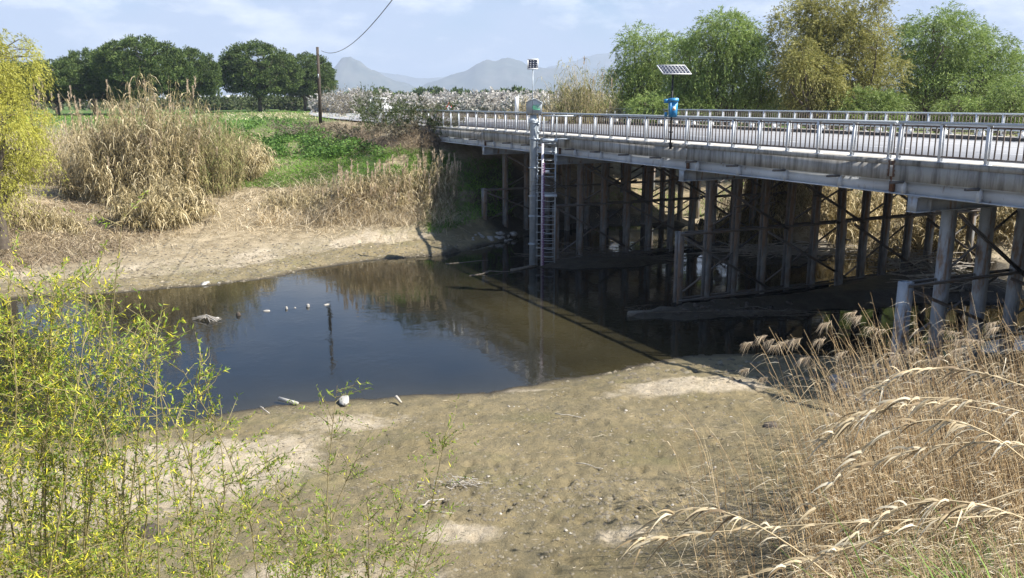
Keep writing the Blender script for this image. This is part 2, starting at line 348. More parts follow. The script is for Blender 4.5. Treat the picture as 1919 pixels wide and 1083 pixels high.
def water_material():
    m = bpy.data.materials.new('water'); m.use_nodes = True; nt = m.node_tree; N = nt.nodes.new; L = nt.links.new
    b = nt.nodes['Principled BSDF']; b.inputs['IOR'].default_value = 1.33; b.inputs['Roughness'].default_value = .03; b.inputs['Specular IOR Level'].default_value = .5
    tc = N('ShaderNodeTexCoord'); mp = N('ShaderNodeMapping'); mp.inputs['Scale'].default_value = (1, 1, 1); mp.inputs['Rotation'].default_value = (0, 0, R(-25)); L(tc.outputs['Object'], mp.inputs[0])
    n = N('ShaderNodeTexNoise'); n.inputs['Scale'].default_value = .35; n.inputs['Detail'].default_value = 5; L(mp.outputs[0], n.inputs[0])
    at2 = N('ShaderNodeAttribute'); at2.attribute_name = 'shallow'
    a1 = N('ShaderNodeMath'); a1.operation = 'MULTIPLY_ADD'; a1.inputs[1].default_value = .5; L(n.outputs[0], a1.inputs[0]); L(at2.outputs['Fac'], a1.inputs[2])
    r = N('ShaderNodeValToRGB'); r.color_ramp.elements[0].position = .28; r.color_ramp.elements[0].color = (.006, .007, .006, 1); r.color_ramp.elements[1].position = 1.0; r.color_ramp.elements[1].color = (.040, .034, .017, 1)
    L(a1.outputs[0], r.inputs[0]); L(r.outputs[0], b.inputs['Base Color'])
    n1 = N('ShaderNodeTexNoise'); n1.inputs['Scale'].default_value = 3.5; n1.inputs['Detail'].default_value = 4; L(mp.outputs[0], n1.inputs[0])
    n2 = N('ShaderNodeTexNoise'); n2.inputs['Scale'].default_value = .6; n2.inputs['Detail'].default_value = 3; L(mp.outputs[0], n2.inputs[0])
    q = N('ShaderNodeMapRange'); q.inputs[1].default_value = .45; q.inputs[2].default_value = .65; q.inputs[3].default_value = .25; q.inputs[4].default_value = 1.0; L(n2.outputs[0], q.inputs[0])
    mu = N('ShaderNodeMath'); mu.operation = 'MULTIPLY'; L(n1.outputs[0], mu.inputs[0]); L(q.outputs[0], mu.inputs[1])
    bp = N('ShaderNodeBump'); bp.inputs['Strength'].default_value = .5; bp.inputs['Distance'].default_value = .013; L(mu.outputs[0], bp.inputs['Height']); L(bp.outputs[0], b.inputs['Normal'])
    return m
M['water'] = water_material()
M['mountain'] = mat('mountain', [(.05, .07, .06), (.09, .10, .08), (.16, .15, .13)], .95, .006, 8, 0, dirt=((.48, .42, .36), .004, .66, .72, (1, 1, 1)))

# ------------------------------------------------------------------ terrain
WZ = -8.1
far_shore = [(-260, 585), (-100, 565), (150, 553), (230, 548), (330, 540), (430, 532), (520, 520), (570, 506), (640, 497), (700, 488), (760, 484), (820, 480), (870, 470), (930, 455), (985, 442), (1040, 432), (1120, 426), (1200, 423), (1300, 424), (1380, 432), (1430, 456), (1500, 470), (1570, 462), (1650, 480), (1760, 500), (1919, 512), (2200, 520)]
near_shore = [(2200, 640), (1919, 655), (1700, 672), (1600, 668), (1500, 664), (1400, 662), (1280, 668), (1200, 684), (1120, 700), (1040, 716), (940, 732), (860, 738), (700, 746), (560, 752), (470, 765), (400, 780), (340, 794), (200, 812), (0, 822), (-260, 820)]
poly = np.array([un(x, y, WZ)[:2] for x, y in far_shore + near_shore])
bar = np.array([un(x, y, WZ)[:2] for x, y in [(1175, 592), (1262, 574), (1400, 562), (1500, 550), (1600, 528), (1700, 512), (1800, 525), (1919, 535), (1919, 568), (1800, 566), (1700, 572), (1600, 578), (1500, 582), (1400, 590), (1290, 598), (1200, 597)]])
bar2 = np.array([un(x, y, WZ)[:2] for x, y in [(1010, 500), (1050, 488), (1150, 484), (1240, 486), (1250, 494), (1160, 500), (1070, 506)]])
def sdist(X, Y, poly):       # signed distance, negative inside
    P = np.stack([X.ravel(), Y.ravel()], 1); best = np.full(len(P), 1e18); inside = np.zeros(len(P), bool)
    n = len(poly)
    for i in range(n):
        a = poly[i]; b = poly[(i + 1) % n]; ab = b - a
        t = np.clip(((P - a) @ ab) / (ab @ ab + 1e-12), 0, 1); dd = P - a - t[:, None] * ab
        best = np.minimum(best, (dd ** 2).sum(1))
        c = ((a[1] > P[:, 1]) != (b[1] > P[:, 1])) & (P[:, 0] < (b[0] - a[0]) * (P[:, 1] - a[1]) / (b[1] - a[1] + 1e-12) + a[0])
        inside ^= c
    d = np.sqrt(best); d[inside] *= -1
    return d.reshape(X.shape)
ctrl = [un(x, y, z) for x, y, z in [
    (700, 900, -7.78), (450, 850, -7.8), (900, 800, -7.85), (1100, 760, -7.75), (1300, 715, -7.62), (1000, 1000, -7.62), (600, 1050, -7.55), (1300, 900, -7.7), (850, 950, -7.7), (250, 900, -7.6), (100, 880, -7.7), (1450, 750, -7.7), (1600, 740, -7.7), (1800, 720, -7.6), (1919, 700, -7.5), (1500, 850, -7.5), (1400, 1000, -7.3), (1200, 1000, -7.5),
    (-100, 540, -7.9), (20, 500, -7.6), (100, 480, -7.5), (300, 450, -7.35), (450, 455, -7.5), (600, 440, -7.35), (780, 450, -7.55), (830, 455, -7.6), (700, 465, -7.75), (300, 500, -7.8), (500, 480, -7.75),
    (600, 380, -6.3), (700, 400, -6.6), (780, 400, -6.5), (750, 330, -4.8), (600, 300, -4.6), (600, 260, -3.2), (500, 240, -2.6), (800, 320, -4.8), (810, 280, -3.6), (200, 400, -6.5), (200, 300, -4.6), (100, 350, -5.5), (-100, 380, -5.5), (300, 230, -2.3), (100, 230, -2.3), (-100, 230, -2.3), (700, 245, -2.7), (400, 350, -5.6), (400, 280, -4.0),
    (1400, 440, -7.7), (1470, 440, -7.4), (1500, 400, -6.3), (1560, 380, -6.1), (1600, 345, -5.2), (1250, 400, -7.2), (1200, 360, -5.6), (1300, 350, -5.4), (1400, 350, -5.2), (1700, 400, -6.4), (1700, 340, -4.8), (1900, 440, -6.6), (1900, 350, -4.9), (1850, 490, -7.6), (1100, 330, -4.4), (1500, 300, -3.6), (1900, 300, -3.6), (1200, 300, -3.6), (2100, 420, -6)]]
ctrl += [np.array(p, float) for p in [
    (0, 0, -1.65), (0, 2.2, -1.9), (-6, 2.5, -2.0), (-14, 3, -2.1), (6, 2.5, -1.9), (0, 6, -4.9), (-5, 6, -4.8), (5, 6.5, -4.9), (-10, 6, -4.8), (-16, 7, -4.8), (0, 9.3, -7.0), (-5, 9.5, -7.0), (-10, 10, -7.0), (5, 9.5, -6.6), (10, 9, -5.2), (14, 8, -3.8), (9, 13, -6.9), (12, 12, -6.0), (16, 12, -4.6), (20, 14, -3.4), (14, 17, -7.2), (18, 18, -6.2), (24, 20, -4.4), (0, 11.5, -7.5), (-5, 12, -7.5), (-12, 13, -7.5), (-20, 12, -6.2), (-22, 17, -7.6),
    (0, -30, -1.7), (60, -30, -1.8), (-60, -30, -1.8), (-80, 0, -2), (80, 0, -2), (-60, 30, -7), (-80, 60, -3), (-60, 80, -2.2), (0, 110, -2.2), (60, 110, -2.6), (100, 60, -3), (60, 60, -5), (120, 120, -2.4), (-120, 120, -2.2), (0, 160, -2.2), (150, 20, -2.5), (35, 75, -3.6), (70, 80, -3)]]
for t in (42.6, 46, 52, 60, 75, 95): 
    for o in (-.5, 6, 13, 19.5): t2 = t + (0 if o < 6 else 7 if o < 8 else 12); ctrl.append(TP(t2, o, -3.0 if t < 43 else -1.95))
ctrl.append(TP(39, 0, -4.4)); ctrl.append(TP(34, 0, -7.0)); ctrl.append(TP(42, 8, -5.6)); ctrl.append(TP(36, 8, -7.6)); ctrl.append(TP(44, 14, -6.2)); ctrl.append(TP(48, 18, -5.6)); ctrl.append(TP(38, 14, -7.5)); ctrl.append(TP(44, 24, -5.2)); ctrl.append(TP(40, 20, -6.6))
for o in (0, 6, 12, 19): ctrl.append(TP(-10, o, -3.6))
ctrl = np.array(ctrl)
sh_all = np.array([[p[0], p[1], WZ] for p in poly])
ctrl = np.vstack([ctrl, sh_all[::1]])
def rbf_setup():
    X = ctrl[:, :2]; r = np.sqrt(((X[:, None] - X[None]) ** 2).sum(-1)) + np.eye(len(X)) * -0.0
    K = -r; np.fill_diagonal(K, -0.15)
    A = np.block([[K, np.ones((len(X), 1))], [np.ones((1, len(X))), np.zeros((1, 1))]])
    w = np.linalg.lstsq(A, np.concatenate([ctrl[:, 2], [0]]), rcond=None)[0]
    return X, w
RX, RW = rbf_setup()
def sstep(a, b, x): t = np.clip((x - a) / (b - a), 0, 1); return t * t * (3 - 2 * t)
def height(X, Y, fine=True, masks=False):
    X = np.asarray(X, float); Y = np.asarray(Y, float); sh = X.shape
    x = np.clip(X.ravel(), -160, 180); y = np.clip(Y.ravel(), -40, 170)
    H = np.zeros(len(x))
    for k in range(0, len(x), 40000):
        sl = slice(k, k + 40000)
        r = np.sqrt((x[sl, None] - RX[None, :, 0]) ** 2 + (y[sl, None] - RX[None, :, 1]) ** 2)
        H[sl] = -r @ RW[:-1] + RW[-1]
    H = H.reshape(sh)
    far = sstep(90, 160, np.hypot(X, Y)); H = H * (1 - far) + -2.2 * far
    d = sdist(X, Y, poly); db = sdist(X, Y, bar); db2 = sdist(X, Y, bar2)
    wob = (fbm(X * .8, Y * .8, 3) - .5) * 1.1 + (fbm(X * 3.1, Y * 3.1, 5) - .5) * .35
    dd = d + wob * .55
    H = np.where(dd < 0, WZ - .06 - np.minimum(.9, -dd * .16), np.maximum(H, WZ + .02 + np.minimum(dd * .07, .25)))
    for q, top in ((db, .42), (db2, .22)):
        q = q + wob * .8; H = np.where((q < 0) & (H < WZ + .02), WZ + np.minimum(-q * .35, top), np.where((q >= 0) & (q < 2) & (H < WZ), np.maximum(H, WZ - q * .3), H))
    dl = np.maximum(d, 0)
    nearw = np.exp(-((X / 60) ** 2 + ((Y - 30) / 60) ** 2))
    H = H + np.where(dd > .0, 1, .0) * (fbm(X * .35, Y * .35, 11) - .5) * .22 * np.minimum(dl / 3, 1)
    tt = (X - A0[0]) * DB[0] + (Y - A0[1]) * DB[1]; oo = (X - A0[0]) * PB[0] + (Y - A0[1]) * PB[1]
    if fine:
        f = np.where(dd > .1, 1, .3) * np.minimum(np.maximum(dd, 0.2) / 1.5, 1)
        H = H + ((fbm(X * 1.8, Y * 1.8, 21) - .5) * .10 + (fbm(X * 6, Y * 6, 31, 3) - .5) * .05) * f
        nearz = sstep(29, 25, Y) * (Y > 9); H = H + (fbm(X * 15, Y * 15, 51, 3) - .5) * .045 * f * nearz + np.clip(fbm(X * 5, Y * 5, 57, 2) - .55, 0, 1) * .10 * f * nearz
        pit = fbm(X * 2.9, Y * 2.9, 41, 2); H = H - np.clip(pit - .70, 0, 1) * .45 * f
        # hoof and foot prints trodden into the soft mud, in a loose band
        rp = np.random.default_rng(71)
        if X.size > 1000:
            for k in range(230):
                a_ = rp.uniform(0, 1); c_ = un(700 + 800 * a_, 925 + 45 * rp.normal() + 30 * a_, -7.65) if k < 150 else un(rp.uniform(300, 1450), rp.uniform(770, 1070), -7.7)
                i0, i1 = np.searchsorted(xs, [c_[0] - .35, c_[0] + .35]); j0, j1 = np.searchsorted(ys, [c_[1] - .35, c_[1] + .35])
                if i1 <= i0 or j1 <= j0 or X.ndim != 2: continue
                sx_, sy_ = X[j0:j1, i0:i1] - c_[0], Y[j0:j1, i0:i1] - c_[1]; rr_ = np.hypot(sx_ / .09, sy_ / .13)
                H[j0:j1, i0:i1] += rp.uniform(.5, 1.1) * (-.075 * np.exp(-rr_ ** 2) + .022 * np.exp(-(rr_ - 1.7) ** 2 * 3))
    # the road runs on along an embankment beyond the bridge: flat-topped
    top = (tt > 42.0) & (oo > -1.2) & (oo < 20.3)
    tf_ = 42.6 + np.clip((oo - 4) * 1.2, 0, 11.6)
    e = np.maximum(np.maximum(-1.2 - oo, oo - 20.3), np.maximum(tf_ - tt, 0)); e = np.maximum(e, 0)
    emb = -1.95 - e * .55
    H = np.where((tt > 36) & (tt < 400), np.where((oo > -1.2) & (oo < 20.3) & (tt > tf_), -1.95, np.maximum(H, emb)), H)
    e2 = np.maximum(np.maximum(-1.0 - oo, oo - 20.3), np.maximum(tt + 17.5, 0)); e2 = np.maximum(e2, 0)
    H = np.where(tt < -8, np.where(e2 <= 0, -1.95, np.maximum(H, -1.95 - e2 * .55)), H)
    if masks: return H, d, np.minimum(db, db2), dd
    return H
def gz(x, y): return float(height(np.array([x]), np.array([y]), fine=False)[0])
def axis(lo, hi, step, far_, g=1.16):
    a = list(np.arange(lo, hi + 1e-6, step)); s = step
    while a[-1] < far_: s *= g; a.append(a[-1] + s)
    s = step; b = []
    x = lo
    while x > -far_: s *= g; x -= s; b.append(x)
    return np.array(b[::-1] + a)
def refine(a, lo, hi, step):
    return np.concatenate([a[a < lo - .05], np.arange(lo, hi, step), a[a > hi + .02]])
xs = refine(axis(-24, 30, .2, 9000), -8.5, 10.5, .075); ys = refine(axis(8, 54, .2, 12000), 10.5, 26.5, .08)
GX, GY = np.meshgrid(xs, ys)
GH, GD, GDB, GDD = height(GX, GY, True, True)
nx, ny = len(xs), len(ys)
idx = np.arange(nx * ny).reshape(ny, nx)
quads = np.stack([idx[:-1, :-1], idx[:-1, 1:], idx[1:, 1:], idx[1:, :-1]], -1).reshape(-1, 4)
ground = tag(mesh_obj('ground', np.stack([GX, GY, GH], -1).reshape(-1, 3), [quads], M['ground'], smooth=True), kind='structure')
def screen(x, y, z):
    zc = y * cP - z * sP; yc = y * sP + z * cP
    zc = np.where(zc > .1, zc, .1)
    return CX + F_PX * x / zc, CY - F_PX * yc / zc
def blob(X, Y, px, py, z, rx, ry, rot=0):     # a soft patch of soil round a spot of the shore
    c = un(px, py, z); u = X - c[0]; v = Y - c[1]; a = R(rot)
    uu = (u * math.cos(a) + v * math.sin(a)) / rx; vv = (-u * math.sin(a) + v * math.cos(a)) / ry
    return np.exp(-(uu ** 2 + vv ** 2))
tt_ = (GX - A0[0]) * DB[0] + (GY - A0[1]) * DB[1]
dry = .8 * blob(GX, GY, 1300, 715, -7.6, 2.4, 1.0, 15) + .62 * blob(GX, GY, 400, 850, -7.7, 3.0, 1.6) + .62 * blob(GX, GY, 130, 920, -7.6, 4.5, 2.2) + .6 * blob(GX, GY, 860, 990, -7.6, 1.1, .6) + .5 * blob(GX, GY, 650, 1080, -7.5, 2.4, .8) + .38 * blob(GX, GY, 700, 780, -7.8, 2.6, .8) + .55 * blob(GX, GY, 900, 728, -8, 3.5, .3) + .4 * blob(GX, GY, 1150, 1000, -7.5, 1.2, .7) + .3 * blob(GX, GY, 1250, 800, -7.7, 3, .5)
farside = (GY > 33) & (GX < 3)
dry = np.where(farside, .42 * np.clip((GD - 1.2) / 1.5, 0, 1), dry)
dry = np.where((GX > 3) & (GY > 34), .45, dry)
veg = np.where((GY > 33), np.clip((GD - 4.0) / 3, 0, 1), np.clip((GD - 18) / 6, 0, 1)); veg = np.maximum(veg, sstep(-6.9, -5.9, GH) * (GY < 30)); veg = np.maximum(veg, (GY < 8.5))
underb = (tt_ > 0)
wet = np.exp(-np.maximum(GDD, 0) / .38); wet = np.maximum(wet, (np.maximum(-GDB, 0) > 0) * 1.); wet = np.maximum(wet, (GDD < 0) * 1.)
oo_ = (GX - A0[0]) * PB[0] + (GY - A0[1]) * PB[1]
wet = np.maximum(wet, .85 * sstep(-1.0, 1.0, oo_) * sstep(15, 11, oo_) * sstep(18, 24, tt_) * (tt_ < 60))  # shade under the deck painted into the soil, using the wet colour
fld = sstep(80, 95, GY) * (np.abs(GX) < 4000)
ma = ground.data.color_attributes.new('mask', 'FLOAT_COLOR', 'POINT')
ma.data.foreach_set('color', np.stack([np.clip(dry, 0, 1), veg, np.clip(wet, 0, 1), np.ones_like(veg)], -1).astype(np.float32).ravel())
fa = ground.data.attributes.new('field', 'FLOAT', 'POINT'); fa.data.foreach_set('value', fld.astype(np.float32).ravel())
# water sheet
wxs = np.arange(-70, 75.1, .5); wys = np.arange(15, 62.1, .5); WX, WY = np.meshgrid(wxs, wys); wi = np.arange(WX.size).reshape(WX.shape)
wat = tag(mesh_obj('river_water', np.stack([WX, WY, WX * 0 + WZ], -1).reshape(-1, 3), [np.stack([wi[:-1, :-1], wi[:-1, 1:], wi[1:, 1:], wi[1:, :-1]], -1).reshape(-1, 4)], M['water'], smooth=True), kind='structure')
wd = -sdist(WX, WY, poly); wsh = .55 * np.exp(-np.maximum(wd, 0) / 1.3) + .75 * blob(WX, WY, 1010, 590, WZ, 3.4, 6.5, 25) + .35 * blob(WX, WY, 500, 540, WZ, 8, 2.5, 12)
wa = wat.data.attributes.new('shallow', 'FLOAT', 'POINT'); wa.data.foreach_set('value', np.clip(wsh, 0, 1).astype(np.float32).ravel())

# ------------------------------------------------------------------ mountains and haze
def mountain(name, pts, D, depth, seed, rough=1.0):
    px = np.array([p[0] for p in pts], float); hh = np.array([190 - p[1] for p in pts], float)
    x = np.linspace(px[0], px[-1], 150); prof = np.interp(x, px, hh)
    vv = np.linspace(-1, 1, 60); U, V = np.meshgrid(x, vv)
    PR = np.interp(U, px, hh); X = (U - CX) / 1657. * D; Y = D + V * depth
    fall = np.clip(1 - np.abs(V) ** 1.15, 0, 1)
    s = 260.
    rdg = 1 - np.abs(fbm(X / s + 7, Y / s, seed, 5) * 2 - 1)
    Z = PR / 1657. * D * 1.10 * fall * (1 - .55 * (1 - fall) * rough) * (.78 + .26 * rdg) + (fbm(X / 90, Y / 90, seed + 5, 4) - .5) * 26 * (D / 5000.) * np.minimum(fall * 3, 1)
    Z = Z - 6
    I = np.arange(U.size).reshape(U.shape)
    q = np.stack([I[:-1, :-1], I[:-1, 1:], I[1:, 1:], I[1:, :-1]], -1).reshape(-1, 4)
    return tag(mesh_obj(name, np.stack([X, Y, Z], -1).reshape(-1, 3), [q], M['mountain'], smooth=True), kind='structure')
mountain('mountain_left', [(555, 190), (600, 160), (625, 135), (645, 118), (660, 113), (678, 117), (700, 128), (740, 150), (790, 168), (840, 178), (880, 190)], 5200, 700, 3)
mountain('mountain_right', [(735, 190), (770, 172), (800, 158), (840, 146), (880, 134), (895, 121), (912, 114), (930, 116), (948, 111), (970, 116), (1000, 127), (1060, 130), (1110, 138), (1180, 150), (1260, 165), (1340, 172), (1460, 180), (1560, 190)], 5600, 900, 9)
mountain('mountain_range_far', [(300, 190), (450, 170), (640, 158), (700, 138), (740, 140), (800, 152), (880, 146), (960, 142), (1010, 138), (1060, 124), (1120, 112), (1200, 104), (1300, 108), (1420, 108), (1600, 130), (1800, 150), (2000, 170), (2200, 190)], 8600, 1200, 15)
hb = MB(); hb.box((0, 1000, 275), (25000, 28000, 572))
haze = tag(hb.build('haze', None), kind='stuff'); haze['label'] = 'pale blue haze lying over the plain and the mountains'
hm = bpy.data.materials.new('haze'); hm.use_nodes = True; hm.node_tree.nodes.clear()
_o = hm.node_tree.nodes.new('ShaderNodeOutputMaterial'); _v = hm.node_tree.nodes.new('ShaderNodeVolumePrincipled')
_v.inputs['Density'].default_value = 1.9e-4; _v.inputs['Color'].default_value = (.68, .80, .98, 1); _v.inputs['Anisotropy'].default_value = 0.0
hm.node_tree.links.new(_v.outputs[0], _o.inputs['Volume']); haze.data.materials.append(hm)

# ------------------------------------------------------------------ road, kerbs, markings
T0, T1, T2 = -20.0, 54.0, 56.0
AXB = np.array([[DB[0], DB[1], 0], [PB[0], PB[1], 0], [0, 0, 1.]])
def slab(mb, t0, t1, o0, o1, z0, z1, m=0):
    mb.box(TP((t0 + t1) / 2, (o0 + o1) / 2, (z0 + z1) / 2), (t1 - t0, o1 - o0, z1 - z0), AXB, m)
bridge = empty('road_bridge', TP(10, 9.5, -2.1), 'long low road bridge on rusty steel trestle bents across the shallow river', 'bridge')
BO = np.array(bridge.location)
def under(o, par):            # parent while keeping the world place of vertices written in world space
    o.parent = par; m = Matrix.Identity(4)
    p = par
    v = Vector((0, 0, 0))
    while p is not None: v += p.location; p = p.parent
    o.location = -v + o.location
    return o
mb = MB(); slab(mb, T0, T1, .012, 18.988, -2.148, -1.822); deck = under(mb.build('deck_slab', M['concrete']), bridge)
mb = MB()
mb2 = MB()
for a, b in ((T0, 3.98), (4.12, 13.9), (14.0, 24.55), (24.62, 33.9), (33.97, T1)):
    slab(mb2, a, b, -.012, .25, -1.80, -1.65); slab(mb, a, b, 0, .24, -2.25, -1.802)
    slab(mb2, a, b, 18.75, 19.012, -1.80, -1.65); slab(mb, a, b, 18.76, 19.0, -2.25, -1.802)
under(mb.build('edge_beam', M['concrete']), bridge); under(mb2.build('edge_strip', M['concrete_strip']), bridge)
for a, w in ((4.05, .13), (13.95, .09), (24.585, .06), (33.935, .06)):
    mb = MB(); slab(mb, a - w / 2, a + w / 2, .05, .2, -2.6, -1.70)
    under(mb.build('expansion_joint', M['rust']), bridge)
mb = MB()          # broken concrete lips beside the rusty joint
rg = np.random.default_rng(5)
for k in range(16):
    z = -1.68 - k * .03; w = rg.uniform(.01, .07)
    slab(mb, 3.97 - w, 3.985, -.02, .02, z - .022, z)
    slab(mb, 4.115, 4.13 + w * .5, -.02, .02, z - .022, z)
o = under(mb.build('broken_concrete_edge', M['rust']), bridge); o['kind'] = 'stuff'
pav = MB(); slab(pav, T0, 58, .255, 1.5, -1.90, -1.652); slab(pav, T0, 58, 17.4, 18.745, -1.90, -1.652)
tag(pav.build('pavement', M['walk']), kind='structure')
rd = MB(); slab(rd, T0 - 20, 58, 1.5, 17.4, -1.86, -1.79)
# beyond the bridge the road bends away to the left
def roadstrip(mb, z, oa, ob, n=40, u0=0., u1=1.):
    V = []
    for k in range(n + 1):
        u = u0 + (u1 - u0) * k / n; s = u * 330
        ang = BA + R(-13) * min(1, s / 60) * 1.0
        # centreline by integration
        m = 24; ss = np.linspace(0, s, m); aa = BA + R(-13) * np.minimum(1, ss / 60)
        c = TP(58, 9.45, z)[:2] + np.array([np.trapz(np.cos(aa), ss), np.trapz(np.sin(aa), ss)])
        nrm = np.array([math.sin(ang), -math.cos(ang)])
        for o in (oa, ob): p = c + nrm * o; V.append((p[0], p[1], z))
    mb.add(V, [[2 * k, 2 * k + 1, 2 * k + 3, 2 * k + 2] for k in range(n)])
roadstrip(rd, -1.79, -7.95, 7.95)
tag(rd.build('road', M['asphalt']), kind='structure')
mk = MB()
for o in (2.6, 12.6, 16.6): slab(mk, T0 - 20, 58, o - .07, o + .07, -1.795, -1.785)
for k in range(14): slab(mk, T0 + k * 6, T0 + k * 6 + 3, 7.53, 7.67, -1.795, -1.785)
for o in (-6.8, 0, 6.8): roadstrip(mk, -1.785, o - .08, o + .08)
tag(mk.build('road_markings', M['paint']), kind='structure')
kb = MB(); slab(kb, T0 - 20, 58, 17.0, 17.395, -1.86, -1.62)
tag(kb.build('kerb', M['dark_kerb']), kind='structure')
sh = MB()           # a lower farm track that meets the road from the left
def track(mb, pts, w, z):
    V = []
    P = np.array(pts, float)
    for i, p in enumerate(P):
        d = P[min(i + 1, len(P) - 1)] - P[max(i - 1, 0)]; d /= np.linalg.norm(d); n_ = np.array([-d[1], d[0]])
        for s in (-1, 1): q = p + n_ * s * w / 2; V.append((q[0], q[1], z))
    mb.add(V, [[2 * i, 2 * i + 1, 2 * i + 3, 2 * i + 2] for i in range(len(P) - 1)])
# ------------------------------------------------------------------ girders and bents of the bridge
def ibeam(mb, t0, t1, o, z0, z1, fw=.26, tf=.03, tw=.02):
    slab(mb, t0, t1, o - fw / 2, o + fw / 2, z1 - tf, z1 - .001); slab(mb, t0, t1, o - fw / 2, o + fw / 2, z0, z0 + tf); slab(mb, t0, t1, o - tw / 2, o + tw / 2, z0 + tf + .001, z1 - tf - .001)
for k, o in enumerate([.16] + [1.9 + i * 2.2 for i in range(7)] + [18.8]):
    mb = MB()
    for a, b in ((T0, 4.02), (4.08, 13.92), (13.98, 24.57), (24.6, 33.92), (33.95, T1)):
        ibeam(mb, a, b, o, -2.65, -2.252 if k in (0, 8) else -2.152)
    under(mb.build('girder', M['girder']), bridge)
br_src = None; sti = []; st0 = None
for side, o in ((-1, .0), (1, 18.96)):
    for k in range(-4, 18):
        t = 1.19 + 2.40 * k + (.02 * k if k > 0 else 0)
        if t > T1 - .3: continue
        if side > 0 and k % 2: continue
        if br_src is None:
            mb = MB(); mb.box((0, .09, -.40), (.10, .20, .34)); mb.n and sti.append(mb)
            mb = MB(); mb.box((0, -.20, -.255), (.09, .62, .012)); mb.box((-.04, -.20, -.225), (.010, .62, .06)); mb.box((.04, -.20, -.225), (.010, .62, .06))
            br_src = mb.build('bracket', M['brace']); br_src.parent = bridge; b_ = br_src
        else: b_ = inst(br_src, parent=bridge)
        w = TP(t, o + (.02 if side < 0 else 0), -2.05); b_.location = w - BO
        b_.rotation_euler = (0, 0, math.atan2(PB[1], PB[0]) - R(90) + (0 if side < 0 else math.pi))
        b_.rotation_euler[0] = R(float(rg.normal() * 1.5))
        if st0 is None: st0 = sti[0].build('stiffener', M['girder'], bridge); q_ = st0
        else: q_ = inst(st0, parent=bridge)
        q_.location = w - BO; q_.rotation_euler = (0, 0, b_.rotation_euler[2])
